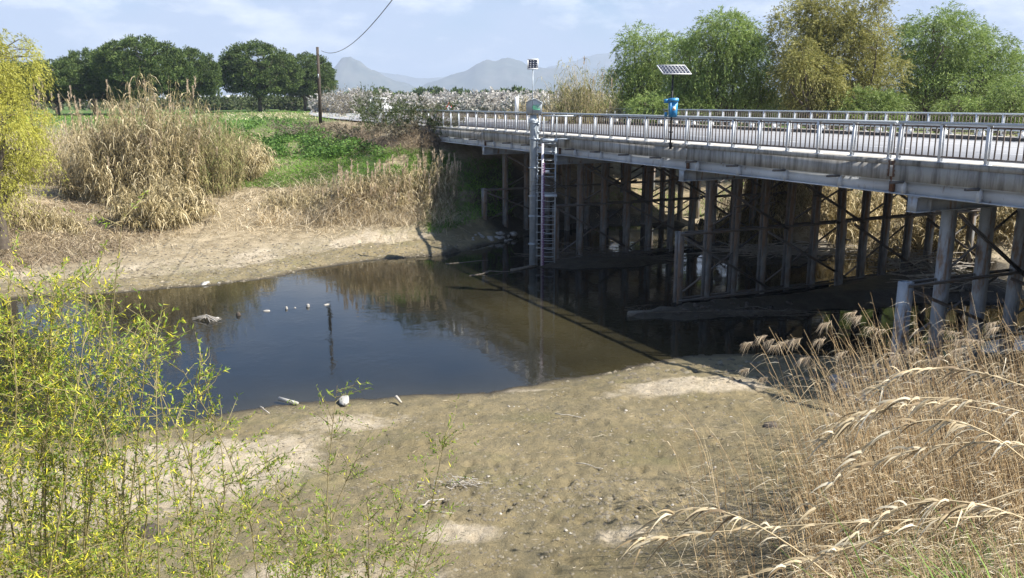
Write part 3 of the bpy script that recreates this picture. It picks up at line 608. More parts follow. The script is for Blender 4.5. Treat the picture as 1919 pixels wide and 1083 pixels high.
# trestle bents
def hpile(h, w=.30, mt='pile', seed=0):
    mb = MB(); r_ = np.random.default_rng(seed)
    mb.box((-w / 2 + .01, 0, -h / 2), (.02, w, h)); mb.box((w / 2 - .01, 0, -h / 2), (.02, w, h)); mb.box((0, 0, -h / 2), (w - .042, .02, h))
    return mb
def hpile_open(h, w, mt): return hpile(h, w)
bents = [(-7.6, 1.7, 'pile_new'), (3.2, 1.72, 'pile_new'), (14.2, 1.46, 'pile'), (24.8, 1.44, 'pile'), (34.0, 1.46, 'pile'), (41.6, 2.2, 'pile'), (50.0, 2.2, 'pile')]
pile_mesh = {}
for bi, (t, sp, mt) in enumerate(bents):
    mb = MB(); sw = .15
    # cap: a heavy I beam lying across the piles
    for z0, z1 in ((-3.12, -3.09), (-2.69, -2.66)): slab(mb, t - .17, t + .17, -.02, 19.1, z0, z1)
    slab(mb, t - .012, t + .012, .0, 19.08, -3.089, -2.691)
    for o in (.0, .6, 6, 12, 18.9): slab(mb, t - .16, t + .16, o - .008, o + .008, -3.088, -2.692)
    cap = mb.build('cap_beam', M['pile_new']); cap.location = (0, 0, 0); under(cap, bridge)
    W0 = Vector((0, 0, 0))
    def sub(o_, par=cap): o_.parent = par; return o_
    rngb = np.random.default_rng(100 + bi)
    if bi >= 5:
        offs = [1.3, 4.0, 6.7, 9.4, 12.1, 14.8, 17.5]; tops = [-3.125] * 7
    else:
        offs = [0.05] + [(1.45 if bi > 1 else 1.62) + sp * i for i in range(int((18.6 - 1.45) / sp) + 1)]
        tops = [-5.15] + [-3.125] * (len(offs) - 1)
    if bi == 2: offs += [8.95]; tops += [-5.2]
    for k, (o, zt) in enumerate(zip(offs, tops)):
        P = TP(t, o, 0); zg = gz(P[0], P[1]); zb = min(zg, -7.9) - .8 
        zb = zg - .8
        h = zt - zb
        if h < .4: continue
        w = .265 if bi > 1 else .31
        mb = MB(); ax = AXB
        dt = float(rngb.normal() * .02)
        lean = float(rngb.normal() * .012) + (.0 if not (bi == 2 and k == 6) else .09)
        c0 = np.array([0, 0, -h / 2])
        hw = w / 2
        mb.box((-hw + .01, 0, -h / 2), (.02, w, h)); mb.box((hw - .01, 0, -h / 2), (.02, w, h)); mb.box((0, 0, -h / 2), (w - .042, .02, h))
        if bi <= 1: mb.box((0, hw - .006, -h / 2), (w - .042, .012, h)); mb.box((0, -hw + .006, -h / 2), (w - .042, .012, h))
        # fish plate / old splice
        zs = -float(rngb.uniform(.7, max(.8, h * .5))) if h > 2 else -h / 2
        mb.box((-hw - .006, 0, zs), (.010, w * .7, .3)); 
        po = mb.build('pile', M[mt]); po.parent = cap
        wv = TP(t + dt, o, zt - .003)
        po.location = wv - BO - np.array(cap.location); po.rotation_euler = (lean * .5, lean, BA if (bi > 1 or k != 0) else BA)
        if k and rngb.random() < .55 and bi > 1 and h > 3:
            # stub of an old brace welded across the pile
            mb = MB(); L_ = float(rngb.uniform(.5, 1.0)); mb.box((-hw - .04, 0, 0), (.05, L_, .07))
            st = mb.build('brace_stub', M['brace']); st.parent = cap; st.location = po.location + Vector((0, 0, -float(rngb.uniform(.5, 1.3)))); st.rotation_euler = (R(float(rngb.normal() * 6)), 0, BA)
    # braces: horizontals and crosses on both faces of the bent
    def brace(t_, oa, za, ob, zb, w_=.09, lab=None):
        mb = MB(); mb.angle(TP(t_, oa, za), TP(t_, ob, zb), w_, .012, side=1)
        b = mb.build('brace', M['brace']); b.parent = cap; b.location = -Vector(BO) - cap.location
        return b
    tf = t - .2; tb = t + .2
    if bi in (1, 2, 3, 4, 0):
        zl = -8.0 if bi in (2, 3) else -7.3
        zm = -5.25
        for t_ in (tf, tb):
            brace(t_, -.05, zm, 9.2, zm, .10); brace(t_, 9.3, zm + .03, 18.8, zm + .03, .10)
            if bi != 4: brace(t_, -.05, zl, 8.6, zl, .10); brace(t_, 8.7, zl + .05, 18.8, zl + .05, .10)
        xs_ = [(1.5, 5.6), (5.9, 10.0), (10.4, 14.4), (14.6, 18.6)] if bi > 1 else [(1.7, 5.1), (5.4, 9.9), (10.2, 14.4), (14.6, 18.6)]
        for i, (a, b) in enumerate(xs_):
            brace(tf - .03, a, -3.25, b, zm - .15); brace(tb + .03, a, zm + .05, b, -3.3)
        lows = [(.1, 4.6), (4.4, 9.2), (9.4, 13.8), (14, 18.5)]
        for i, (a, b) in enumerate(lows):
            brace(tf - .04, a, zm - .15, b, zl + .15); brace(tb + .04, a, zl + .05, b, zm - .1)
    else:
        for i, (a, b) in enumerate([(1.3, 9.4), (9.4, 17.5)]): brace(tf, a, -3.2, b, -5.2)
# abutment
mb = MB(); slab(mb, T1, T1 + .5, 0, 19, -4.6, -2.16); under(mb.build('abutment', M['concrete']), bridge)
mb = MB(); slab(mb, T0 - .5, T0, 0, 19, -6.0, -2.16); under(mb.build('abutment', M['concrete']), bridge)

# ------------------------------------------------------------------ railings
def railing(off, t0, t1, label, near):
    root = empty('bridge_railing', TP((t0 + t1) / 2, off, -1.65), label, 'railing')
    RO = np.array(root.location)
    mb = MB()
    mb.beam(TP(t0, off, -.585), TP(4.0, off, -.585), .13, .075); mb.beam(TP(4.1, off, -.59), TP(t1, off, -.59), .13, .08)
    o = mb.build('top_rail', M['galv_light'], root); o.location = -root.location
    mb = MB(); mb.beam(TP(t0, off, -1.50), TP(t1, off, -1.50), .04, .05); mb.beam(TP(t0, off, -.68), TP(t1, off, -.68), .04, .05)
    o = mb.build('bottom_rail', M['picket'], root); o.location = -root.location
    # post: a flared plate post with a foot
    pm = MB(); pm.box((0, .0, .0 + .525), (.018, .13, 1.03)); pm.box((.0, -.055, .525), (.085, .014, 1.03)); pm.box((0, .055, .525), (.085, .014, 1.03)); pm.box((0, 0, .008), (.20, .22, .014))
    for sx in (-1, 1): pm.tube([(sx * .075, -.07, .01), (sx * .075, -.07, .05)], .012, 5, True)
    P0 = pm.build('post', M['rail_post'], root)
    km = MB(); km.box((0, 0, .575), (.028, .028, .82)); K0 = km.build('picket', M['picket'], root)
    ts = [4.02 - .62 * 0 - 0.0]; 
    t = 3.95; posts = []
    while t > t0: posts.append(t); t -= 1.41
    t = 4.28
    while t < t1: posts.append(t); t += 1.41
    posts = sorted(posts); npk = 0; rest = MB(); first = True; firstk = True
    r_ = np.random.default_rng(int(off * 7) + 3)
    for i, t in enumerate(posts):
        q = P0 if first else inst(P0, parent=root); first = False
        q.location = TP(t, off + .01, -1.649) - RO; q.rotation_euler = (R(float(r_.normal() * .8)), R(float(r_.normal() * .8)), BA)
        if i + 1 < len(posts):
            g = posts[i + 1] - t; n = 7 if g > 1 else 2
            for k in range(1, n):
                tk = t + g * k / n; w = TP(tk, off, -1.65) - RO
                inview = near and tk > -1.5
                if inview and npk < 280:
                    q = K0 if firstk else inst(K0, parent=root); firstk = False; npk += 1
                    q.location = w; q.rotation_euler = (0, R(float(r_.normal() * 1.0)), BA)
                else: rest.box(w + np.array([0, 0, .575]), (.028, .028, .82), AXB)
    if rest.n:
        o = rest.build('picket_row', M['picket'], root); o['kind'] = 'stuff'
    if firstk: bpy.data.objects.remove(K0)
    return root
railing(.12, -19, 55.5, 'grey railing along the near edge of the bridge, with rusty pickets', True)
railing(18.88, -19, 57, 'grey railing along the far edge of the bridge beyond the road', False)
# guard rail on the far side of the road
gr = empty('guard_rail', TP(18, 16.95, -1.6), 'galvanised road guard rail on stubby white blocks beyond the carriageway', 'guard rail')
GO = np.array(gr.location)
mb = MB(); prof = [(-1.02, 0), (-1.08, -.05), (-1.15, 0), (-1.19, 0), (-1.26, -.05), (-1.33, 0)]
for (z1, a1), (z2, a2) in zip(prof, prof[1:]):
    V = [TP(-19, 16.8 + a1, z1), TP(57, 16.8 + a1, z1), TP(57, 16.8 + a2, z2), TP(-19, 16.8 + a2, z2)]; V += [v + np.append(PB * .012, 0) for v in V]
    mb.add(V, [[0, 1, 2, 3], [7, 6, 5, 4], [0, 4, 5, 1], [3, 2, 6, 7]])
o = mb.build('beam', M['galv_light'], gr); o.location = -gr.location
g0 = None
for k in range(38):
    if g0 is None:
        mb = MB(); mb.box((0, 0, .12), (.22, .22, .24)); mb.box((0, 0, .36), (.15, .17, .26)); g0 = mb.build('block_post', M['white'], gr); q = g0
    else: q = inst(g0, parent=gr)
    q.location = TP(-18.5 + 2.02 * k, 16.96, -1.63) - GO; q.rotation_euler = (0, 0, BA)

# ------------------------------------------------------------------ gauging station
def ring(mb, c, r, w, h, n=14): mb.tube([np.array(c) - [0, 0, h / 2], np.array(c) + [0, 0, h / 2]], r, n, True)
gp = np.array([1.04, 43.0, -9.0])
pole = empty('gauge_pole', (gp[0], gp[1], WZ), 'tall grey steel tube standing in the river beside the bridge, instrument box on top', 'steel pole')
mb = MB(); mb.tube([(0, 0, -.9), (0, 0, 7.25), (0, 0, 7.48)], [.17, .17, .17], 16, True); mb.build('tube', M['galv'], pole, smooth=False)
c0 = None
for z in (1.1, 2.5, 3.5, 4.9, 6.3, 7.1):
    if c0 is None:
        mb = MB(); mb.tube([(0, 0, -.03), (0, 0, .03)], .215, 16, True); mb.box((.26, 0, 0), (.16, .05, .06)); c0 = mb.build('clamp', M['galv'], pole); q = c0
    else: q = inst(c0, parent=pole)
    q.location = (0, 0, z)
mb = MB(); mb.tube([(.21, -.02, -.2), (.21, -.02, 7.2)], .035, 8, True)
for z in np.arange(3.6, 7.2, .38): mb.box((.24, -.02, z), (.1, .09, .09))
mb.build('conduit', M['galv'], pole)
mb = MB(); mb.tube([(0, 0, 7.1), (0, 0, 7.2), (0, 0, 7.3)], [.2, .23, .2], 16, True); mb.build('collar', M['galv_light'], pole)
bx = at(998, 187, 43.0); by = at(998, 213, 43.0)
ibox = empty('instrument_box', (gp[0], gp[1], by[2]), 'pale grey instrument cabinet with green emblem, fixed on top of the gauge pole', 'cabinet', rz=R(-4)); ibox.scale = (1.38, 1.2, 1.02)
w_, d_, h_, hh_ = .52, .34, .52, .66
V = []
for x in (-w_ / 2, w_ / 2):
    pass
V = [(-.24, -.2, 0), (.30, -.2, 0), (.30, .32, 0), (-.24, .32, 0), (-.24, -.2, .53), (.30, -.2, .53), (.30, .32, .53), (-.24, .32, .53), (.03, -.2, .68), (.03, .32, .68)]
me_ = MB(); me_.add(V, [[0, 3, 2, 1], [0, 1, 5, 4], [2, 3, 7, 6], [1, 2, 6, 5], [3, 0, 4, 7]]); me_.add(V, [[4, 5, 8], [6, 7, 9]]); me_.build('cabinet_body', M['galv_light'], ibox)
me_ = MB()
for a, b in (((-.28, .505), (.035, .70)), ((.335, .505), (.025, .70))):
    p = np.array([[a[0], -.24, a[1]], [b[0], -.24, b[1]], [b[0], .36, b[1]], [a[0], .36, a[1]]]); V = np.vstack([p, p + [0, 0, .02]])
    me_.add(V, [[0, 1, 2, 3], [7, 6, 5, 4], [0, 4, 5, 1], [1, 5, 6, 2], [2, 6, 7, 3], [3, 7, 4, 0]])
me_.build('cabinet_roof', M['galv'], ibox)
me_ = MB(); me_.box((-.245, .06, .26), (.012, .44, .46)); me_.build('side_door', M['galv'], ibox)
# the green emblem: two curved strokes and a bar inside a pale patch, with a ring on the left
em = MB(); yy = -.208
def arc(cx, cz, r, a0, a1, w, n=10):
    a = np.radians(np.linspace(a0, a1, n)); P = []
    for k in range(n): P += [(cx + (r - w / 2) * math.cos(a[k]), yy, cz + (r - w / 2) * math.sin(a[k])), (cx + (r + w / 2) * math.cos(a[k]), yy, cz + (r + w / 2) * math.sin(a[k]))]
    P = np.array(P); em.add(np.vstack([P, P + [0, .007, 0]]), [[2 * k, 2 * k + 1, 2 * k + 3, 2 * k + 2] for k in range(n - 1)])
arc(.03, .30, .06, 60, 330, .03); arc(.03, .30, .022, -30, 200, .022); arc(.115, .33, .034, 20, 260, .022); arc(.115, .262, .034, -160, 90, .022)
arc(.20, .33, .03, 40, 220, .02); arc(.20, .275, .033, -130, 60, .022)
em.box((.115, yy + .004, .405), (.24, .006, .018)); em.box((.115, yy + .004, .195), (.24, .006, .018))
em.build('emblem', M['green_print'], ibox)
# small solar panel on a thin mast
sp0 = empty('small_solar_panel', (gp[0] - .04, gp[1] - .23, by[2]), 'small square solar panel on a thin mast above the grey gauge cabinet', 'solar panel', rz=R(-8))
mb = MB(); mb.tube([(0, 0, -.1), (0, 0, 2.1)], .022, 8, True); mb.build('mast', M['galv'], sp0)
def panel(root, c, w, h, tilt, nx_, nz_, fr=.03, shear=0):
    c = np.array(c, float); ca, sa = math.cos(tilt), math.sin(tilt)
    U = np.array([1, shear, 0.]); U /= np.linalg.norm(U); Vv = np.array([0, sa, ca]); Nn = np.cross(U, Vv); ax = np.array([U, Nn, Vv])
    mb = MB(); 
    for s in (-1, 1): mb.box(c + Vv * s * (h / 2 - fr / 2), (w, .035, fr), ax); mb.box(c + U * s * (w / 2 - fr / 2), (fr, .034, h - 2 * fr), ax)
    mb.box(c - Nn * .008, (w - .01, .008, h - .01), ax)
    mb.build('panel_frame', M['white'], root)
    g = None; cw = (w - 2 * fr) / nx_; chh = (h - 2 * fr) / nz_
    for i in range(nx_):
        for j in range(nz_):
            if g is None: mb = MB(); mb.box((0, 0, 0), (cw - .016, .008, chh - .016), ax); g = mb.build('cell', M['cell'], root); q = g
            else: q = inst(g, parent=root)
            q.location = c + U * (-w / 2 + fr + cw * (i + .5)) + Vv * (-h / 2 + fr + chh * (j + .5)) + Nn * .006
    mb = MB(); mb.box(c - Nn * .035, (.08, .05, h * .6), ax); mb.build('mount_bracket', M['galv'], root)
panel(sp0, (0, -.05, 2.33), .52, .50, R(15), 3, 4, .045)
# ladder with safety cage, platform, and the painted staff
lad = empty('caged_ladder', (1.75, 42.95, WZ), 'tall caged steel ladder reaching from the river to the bridge walkway beside the gauge pole', 'ladder')
LO = np.array(lad.location)
xl, xr = at(1018, 400, 43.)[0] - LO[0], at(1040, 400, 43.)[0] - LO[0]
mb = MB()
for x in (xl, xr):
    s_ = MB(); s_.beam((x, .28, -.2), (x, .28, 6.35), .05, .05, (0, 1, 0)); s_.build('stile', M['galv'], lad)
s_ = MB(); s_.beam((xr, -.02, -.2), (xr, -.02, 5.9), .06, .06, (0, 1, 0)); s_.build('stile', M['galv'], lad)
ru = None
for k in range(27):
    z = .15 + k * .235
    if ru is None: m_ = MB(); m_.tube([(xl, .28, 0), (xr, .28, 0)], .014, 6); ru = m_.build('rung', M['galv'], lad); q = ru
    else: q = inst(ru, parent=lad)
    q.location = (0, 0, z)
ho = None
for k in range(15):
    z = .5 + k * .40
    if ho is None:
        m_ = MB(); a = np.linspace(0, math.pi, 9); cx = (xl + xr) / 2; rr = (xr - xl) / 2 + .02
        m_.tube(np.stack([cx + rr * np.cos(a) * 1.0, .26 - .62 * np.sin(a), 0 * a], 1), .014, 5); m_.beam((xl - .42, -.02, 0), (xl, -.02, 0), .03, .03); ho = m_.build('cage_hoop', M['galv_light'], lad); q = ho
    else: q = inst(ho, parent=lad)
    q.location = (0, 0, z); q.rotation_euler = (R(float(rg.normal() * 2)), 0, 0)
for zz, nm in ((6.28, 'landing'), (3.58, 'landing')):
    m_ = MB(); m_.box(((xl + xr) / 2, .1, zz), (xr - xl + .14, .85, .05)); m_.box(((xl + xr) / 2, -.32, zz - .03), (xr - xl + .14, .04, .12)); m_.build(nm, M['galv_light'], lad)
for x in (xl - .02, xr + .02):
    m_ = MB(); m_.beam((x, -.3, 6.3), (x, -.3, 7.42), .05, .05, (0, 1, 0)); m_.build('guard_post', M['galv_light'], lad)
m_ = MB(); m_.beam((xl - .05, -.3, 7.42), (xr + 1.0, -.3, 7.42), .06, .06); m_.beam((xl, .28, 7.42), (xl, -.3, 7.42), .05, .05); m_.beam((xr + 1.0, -.3, 7.42), (xr + 1.0, .3, 7.42), .05, .05)
m_.build('guard_rail_top', M['galv_light'], lad); m_ = MB(); m_.box((xr + .5, .25, 6.3), (1.1, .5, .04)); m_.build('walk_plate', M['galv_light'], lad)
m_ = MB(); m_.box((xl + .17, -.34, 4.75), (.22, .01, .13)); m_.build('number_plate', M['white'], lad)
# twigs caught in the cage by old floods
m_ = MB(); r_ = np.random.default_rng(8)
for k in range(70):
    c = np.array([(xl + xr) / 2, -.05, r_.uniform(3.62, 4.4)]) + r_.normal(size=3) * [.18, .15, .05]; d = r_.normal(size=3) * [.4, .2, .12]
    m_.tube([c - d, c + r_.normal(size=3) * .03, c + d], .008, 3)
tw = m_.build('caught_twigs', M['wet_wood']); tw.location = lad.location; tag(tw, 'flood twigs caught inside the ladder cage half way up', 'twigs'); tw['kind'] = 'stuff'
stf = empty('staff_gauge', (at(1016, 400, 42.6)[0], 42.6, WZ), 'pinkish white measuring staff with painted graduations, upright in the water beside the caged ladder', 'staff gauge')
m_ = MB(); m_.box((0, 0, 2.9), (.115, .07, 6.4)); m_.build('board', M['staff'], stf)
gm = None
for k in range(64):
    if gm is None: m_ = MB(); m_.box((.035, -.038, 0), (.06, .004, .035)); gm = m_.build('graduation', M['staff_ink'], stf); q = gm
    else: q = inst(gm, parent=stf)
    q.location = (0 if k % 5 else -.01, 0, .1 + k * .08); 
    if k % 5 == 0: q.scale = (1.8, 1, 1.2)

# ------------------------------------------------------------------ second station: panel and blue box
t_b = 15.0; pb = TP(t_b, .0, -1.65)
s2 = empty('pole_solar_panel', (pb[0] - .03, pb[1] - .05, -1.65), 'wide tilted solar panel on a black pole bolted to the bridge railing', 'solar panel', rz=R(-2))
Yb = pb[1]
top = at(1250, 141, Yb)[2]; 
m_ = MB(); m_.beam((0, 0, -.15), (0, 0, top + 1.65 + .05), .06, .06, (0, 1, 0)); m_.build('pole', M['black'], s2)
m_ = MB(); m_.box((0, -.03, .02), (.22, .16, .03)); m_.box((0, -.06, -.1), (.1, .06, .25)); m_.box((0, -.05, .45), (.16, .1, .05)); m_.build('foot_clamp', M['black'], s2)
zc = at(1250, 130, Yb)[2] + 1.65
# panel leaning back, long side across the view
def panel2(root, c, w, h, tilt, yaw):
    c = np.array(c, float); U0 = np.array([1, 0, 0.]); ca, sa = math.cos(tilt), math.sin(tilt)
    V0 = np.array([math.sin(yaw) * ca, math.cos(yaw) * ca, sa]); Nn = np.cross(U0, V0); Nn /= np.linalg.norm(Nn)
    def pt(u, v, n=0): return c + U0 * u + V0 * v + Nn * n
    def sl(mb, u0, u1, v0, v1, n0, n1):
        P = [pt(u, v, n) for u in (u0, u1) for v in (v0, v1) for n in (n0, n1)]
        mb.add(P, [[0, 1, 3, 2], [4, 6, 7, 5], [0, 4, 5, 1], [2, 3, 7, 6], [0, 2, 6, 4], [1, 5, 7, 3]])
    m_ = MB(); f = .03
    sl(m_, -w / 2, w / 2, -h / 2, -h / 2 + f, -.03, .006); sl(m_, -w / 2, w / 2, h / 2 - f, h / 2, -.03, .006); sl(m_, -w / 2, -w / 2 + f, -h / 2 + f, h / 2 - f, -.03, .006); sl(m_, w / 2 - f, w / 2, -h / 2 + f, h / 2 - f, -.03, .006); sl(m_, -w / 2 + .01, w / 2 - .01, -h / 2 + .01, h / 2 - .01, -.02, -.004)
    m_.build('panel_frame', M['white'], root)
    cw = (w - 2 * f) / 8; chh = (h - 2 * f) / 4
    for i in range(8):
        for j in range(4):
            m_ = MB(); u = -w / 2 + f + i * cw; v = -h / 2 + f + j * chh; sl(m_, u + .011, u + cw - .011, v + .008, v + chh - .008, -.003, .002); m_.build('cell', M['cell'], root)
    m_ = MB(); sl(m_, -.05, .05, -h * .35, h * .35, -.07, -.031); m_.build('mount_bracket', M['black'], root)
panel2(s2, (.03, -.02, zc), 1.12, .66, R(33), R(-22))
b2 = empty('blue_instrument_box', (at(1257, 219, Yb)[0] + .03, Yb - .10, at(1257, 219, Yb)[2]), 'bright blue plastic box with a flared lid, strapped to the black pole on the bridge', 'box')
m_ = MB(); V = []
m_.add([(-.13, -.16, 0), (.17, -.16, 0), (.17, .12, 0), (-.13, .12, 0), (-.145, -.18, .60), (.185, -.18, .60), (.185, .13, .60), (-.145, .13, .60)], [[0, 3, 2, 1], [4, 5, 6, 7], [0, 1, 5, 4], [1, 2, 6, 5], [2, 3, 7, 6], [3, 0, 4, 7]])
m_.box((-.10, -.19, .3), (.04, .03, .5)); m_.build('box_body', M['blue'], b2)
m_ = MB(); m_.box((.02, -.03, .665), (.38, .37, .11)); m_.box((.02, -.03, .73), (.35, .34, .03)); m_.build('lid', M['blue'], b2)
m_ = MB(); m_.box((-.25, 0, .62), (.16, .2, .16)); m_.build('side_unit', M['blue'], b2); m_ = MB(); m_.box((-.25, 0, .1), (.1, .12, .18)); m_.build('side_unit', M['blue'], b2)
m_ = MB(); m_.box((.04, -.196, .33), (.12, .006, .15)); m_.build('sticker', M['white'], b2)
m_ = MB(); m_.box((.04, -.201, .31), (.07, .005, .07)); m_.build('sticker_print', M['orange'], b2)

# ------------------------------------------------------------------ utility pole, wire, signs, gantry, vehicles
def gfar(px, py, z): return un(px, py, z)
up = at(600, 214, 62.); upt = at(600, 88, 62.)
u_ = empty('utility_pole', (up[0], up[1], up[2] - .6), 'brown wooden utility pole with one sagging wire, beside the stone pines', 'utility pole')
m_ = MB(); H_ = upt[2] - up[2] + .6; m_.tube([(0, 0, 0), (.03, 0, H_ * .5), (.02, 0, H_)], [.13, .115, .095], 8, True); m_.build('shaft', M['dark_wood'], u_)
m_ = MB(); m_.tube([(.05, -.02, H_ - .42), (.12, -.02, H_ - .42)], .03, 6, True); m_.box((.02, -.13, H_ * .62), (.06, .05, .3)); m_.build('insulator', M['galv'], u_)
w0 = at(602.5, 95, 62.) ; w1 = at(780, -62, 30.)
k_ = np.linspace(0, 1, 40); W_ = w0[None] * (1 - k_[:, None]) + w1[None] * k_[:, None]; W_[:, 2] -= 4 * .95 * k_ * (1 - k_) * (1.15 - .3 * k_)
m_ = MB(); m_.tube(W_, .017, 5); wr = m_.build('overhead_wire', M['black']); tag(wr, 'dark overhead wire sagging from the utility pole across the sky', 'wire')
def tri_sign(px, py, Y, s):
    p = at(px, py, Y); g = empty('warning_sign', (p[0], p[1], p[2] - 1.8), 'white triangular warning sign with red border beyond the far end of the bridge', 'road sign')
    r = .5 * s
    def tri(rr, y): a = [R(90), R(210), R(330)]; return [(rr * math.cos(q), y, 1.8 + rr * math.sin(q)) for q in a]
    red = mat('sign_red', [(.62, .06, .05)], .5)
    for nm, rr, y, mt_ in (('sign_border', r, 0, red), ('sign_face', r * .68, -.012, M['white'])):
        m_ = MB(); V = tri(rr, y) + tri(rr, y + .01); m_.add(V, [[0, 1, 2], [5, 4, 3]]); m_.add(V, [[0, 3, 4, 1], [1, 4, 5, 2], [2, 5, 3, 0]]); m_.build(nm, mt_, g)
    m_ = MB(); m_.box((0, -.02, 1.84), (.06, .01, .16)); m_.box((.03, -.02, 1.74), (.1, .01, .03)); m_.build('sign_symbol', M['black'], g)
    m_ = MB(); m_.tube([(0, .03, 0), (0, .03, 2.0)], .04, 6, True); m_.build('sign_post', M['galv'], g)
tri_sign(842, 202, 100, 1.35)
p = at(968, 210, 88); g = empty('blank_road_sign', (p[0], p[1], p[2] - 1), 'tall narrow pale sign seen from behind left of the gauge cabinet', 'road sign')
m_ = MB(); m_.box((0, 0, 1.75), (.34, .04, 1.5)); m_.build('sign_board', M['white'], g); m_ = MB(); m_.box((.2, .05, 1.4), (.07, .07, 2.6)); m_.build('sign_post', M['galv'], g)
# height frame over the road's far end
p = at(709, 216, 96.); g = empty('height_limit_frame', (p[0], p[1], -1.8), 'white square height frame over the far road behind the bushes', 'height frame')
wH = 1.6
for s in (-1, 1): m_ = MB(); m_.box((s * wH / 2, 0, 1.0), (.12, .12, 2.2)); m_.build('upright', M['white'], g)
m_ = MB(); m_.box((0, 0, 2.14), (wH + .3, .14, .14)); m_.build('crossbar', M['white'], g)
def car(px, py, Y, rz, label, s=1.0):
    p = at(px, py, Y); g = empty('car', (p[0], p[1], p[2]), label, 'car', rz=rz)
    L_, W_2, H_2 = 4.2, .85, 1.45
    pr = [(-2.1, .35), (-2.1, .85), (-1.9, .95), (-1.2, 1.0), (-.6, 1.42), (.9, 1.45), (1.6, 1.0), (2.05, .9), (2.1, .35)]
    V = [(x, -W_2 * (1 if z < 1.05 else .82), z) for x, z in pr] + [(x, W_2 * (1 if z < 1.05 else .82), z) for x, z in pr]; n = len(pr)
    m_ = MB(); m_.add(V, [[i, (i + 1) % n, n + (i + 1) % n, n + i] for i in range(n)]); m_.add(V, [list(range(n))[::-1]]); m_.add(V, [list(range(n, 2 * n))]); m_.build('body', M['white'], g)
    m_ = MB(); m_.add([(-1.16, -.7, 1.03), (-1.16, .7, 1.03), (-.63, .66, 1.38), (-.63, -.66, 1.38)], [[0, 3, 2, 1]]); m_.add([(1.53, -.7, 1.03), (1.53, .7, 1.03), (.95, .66, 1.40), (.95, -.66, 1.40)], [[0, 1, 2, 3]])
    for s_ in (-1, 1): m_.add([(-.9, s_ * .80, 1.06), (1.3, s_ * .80, 1.06), (.85, s_ * .715, 1.38), (-.55, s_ * .715, 1.38)], [[0, 1, 2, 3]])
    m_.build('windows', M['cell'], g)
    wh = None
    for x in (-1.3, 1.3):
        for y in (-.8, .8):
            if wh is None: m_ = MB(); m_.tube([(0, -.1, 0), (0, .1, 0)], .32, 12, True); wh = m_.build('wheel', M['black'], g); q = wh
            else: q = inst(wh, parent=g)
            q.location = (x, y, .32)
car(711, 219, 92, BA + R(180), 'white car coming along the road under the height frame')
car(610, 208, 150, R(100), 'small white car far off on the side road right of the utility pole')

# ================================================================== vegetation
def visible_band(n, rng, pxr, pyr, z_guess=None, fn=None, tries=1):
    """points on the ground found through the ray of a random pixel of a region of the photo (placement only)"""
    px = rng.uniform(*pxr, n); py = rng.uniform(*pyr, n)
    if fn is not None: k = fn(px, py); px = px[k]; py = py[k]
    return ground_hit(px, py)
def ground_hit(px, py):
    u = (px - CX) / F_PX; v = -(py - CY) / F_PX
    D = np.stack([u, cP + v * sP, -sP + v * cP], 1)
    lo = np.full(len(px), 6.0); hit = np.zeros(len(px), bool); y = lo.copy()
    Y = np.concatenate([np.arange(6, 60, .6), np.arange(60, 180, 2.5)])
    res = np.full(len(px), np.nan)
    gapp = np.full(len(px), 1.0); py_ = Y[0]
    for yy in Y:
        k = ~hit
        if not k.any(): break
        P = D[k] * (yy / D[k, 1])[:, None]; g_ = P[:, 2] - HG(P[:, 0], P[:, 1]); ii = np.where(k)[0]; b = g_ < 0
        f_ = gapp[ii] / (gapp[ii] - g_ + 1e-9); res[ii[b]] = (py_ + (yy - py_) * f_)[b]; hit[ii[b]] = True
        gapp[ii] = np.maximum(g_, 1e-4); py_ = yy
    P = D * (res / D[:, 1])[:, None]; P = P[hit]
    P[:, 2] = HG(P[:, 0], P[:, 1]); return P, np.where(hit)[0]
def HG(x, y):        # height by bilinear lookup on the built ground
    i = np.clip(np.searchsorted(xs, x) - 1, 0, nx - 2); j = np.clip(np.searchsorted(ys, y) - 1, 0, ny - 2)
    fx = (x - xs[i]) / (xs[i + 1] - xs[i]); fy = (y - ys[j]) / (ys[j + 1] - ys[j])
    return (GH[j, i] * (1 - fx) + GH[j, i + 1] * fx) * (1 - fy) + (GH[j + 1, i] * (1 - fx) + GH[j + 1, i + 1] * fx) * fy

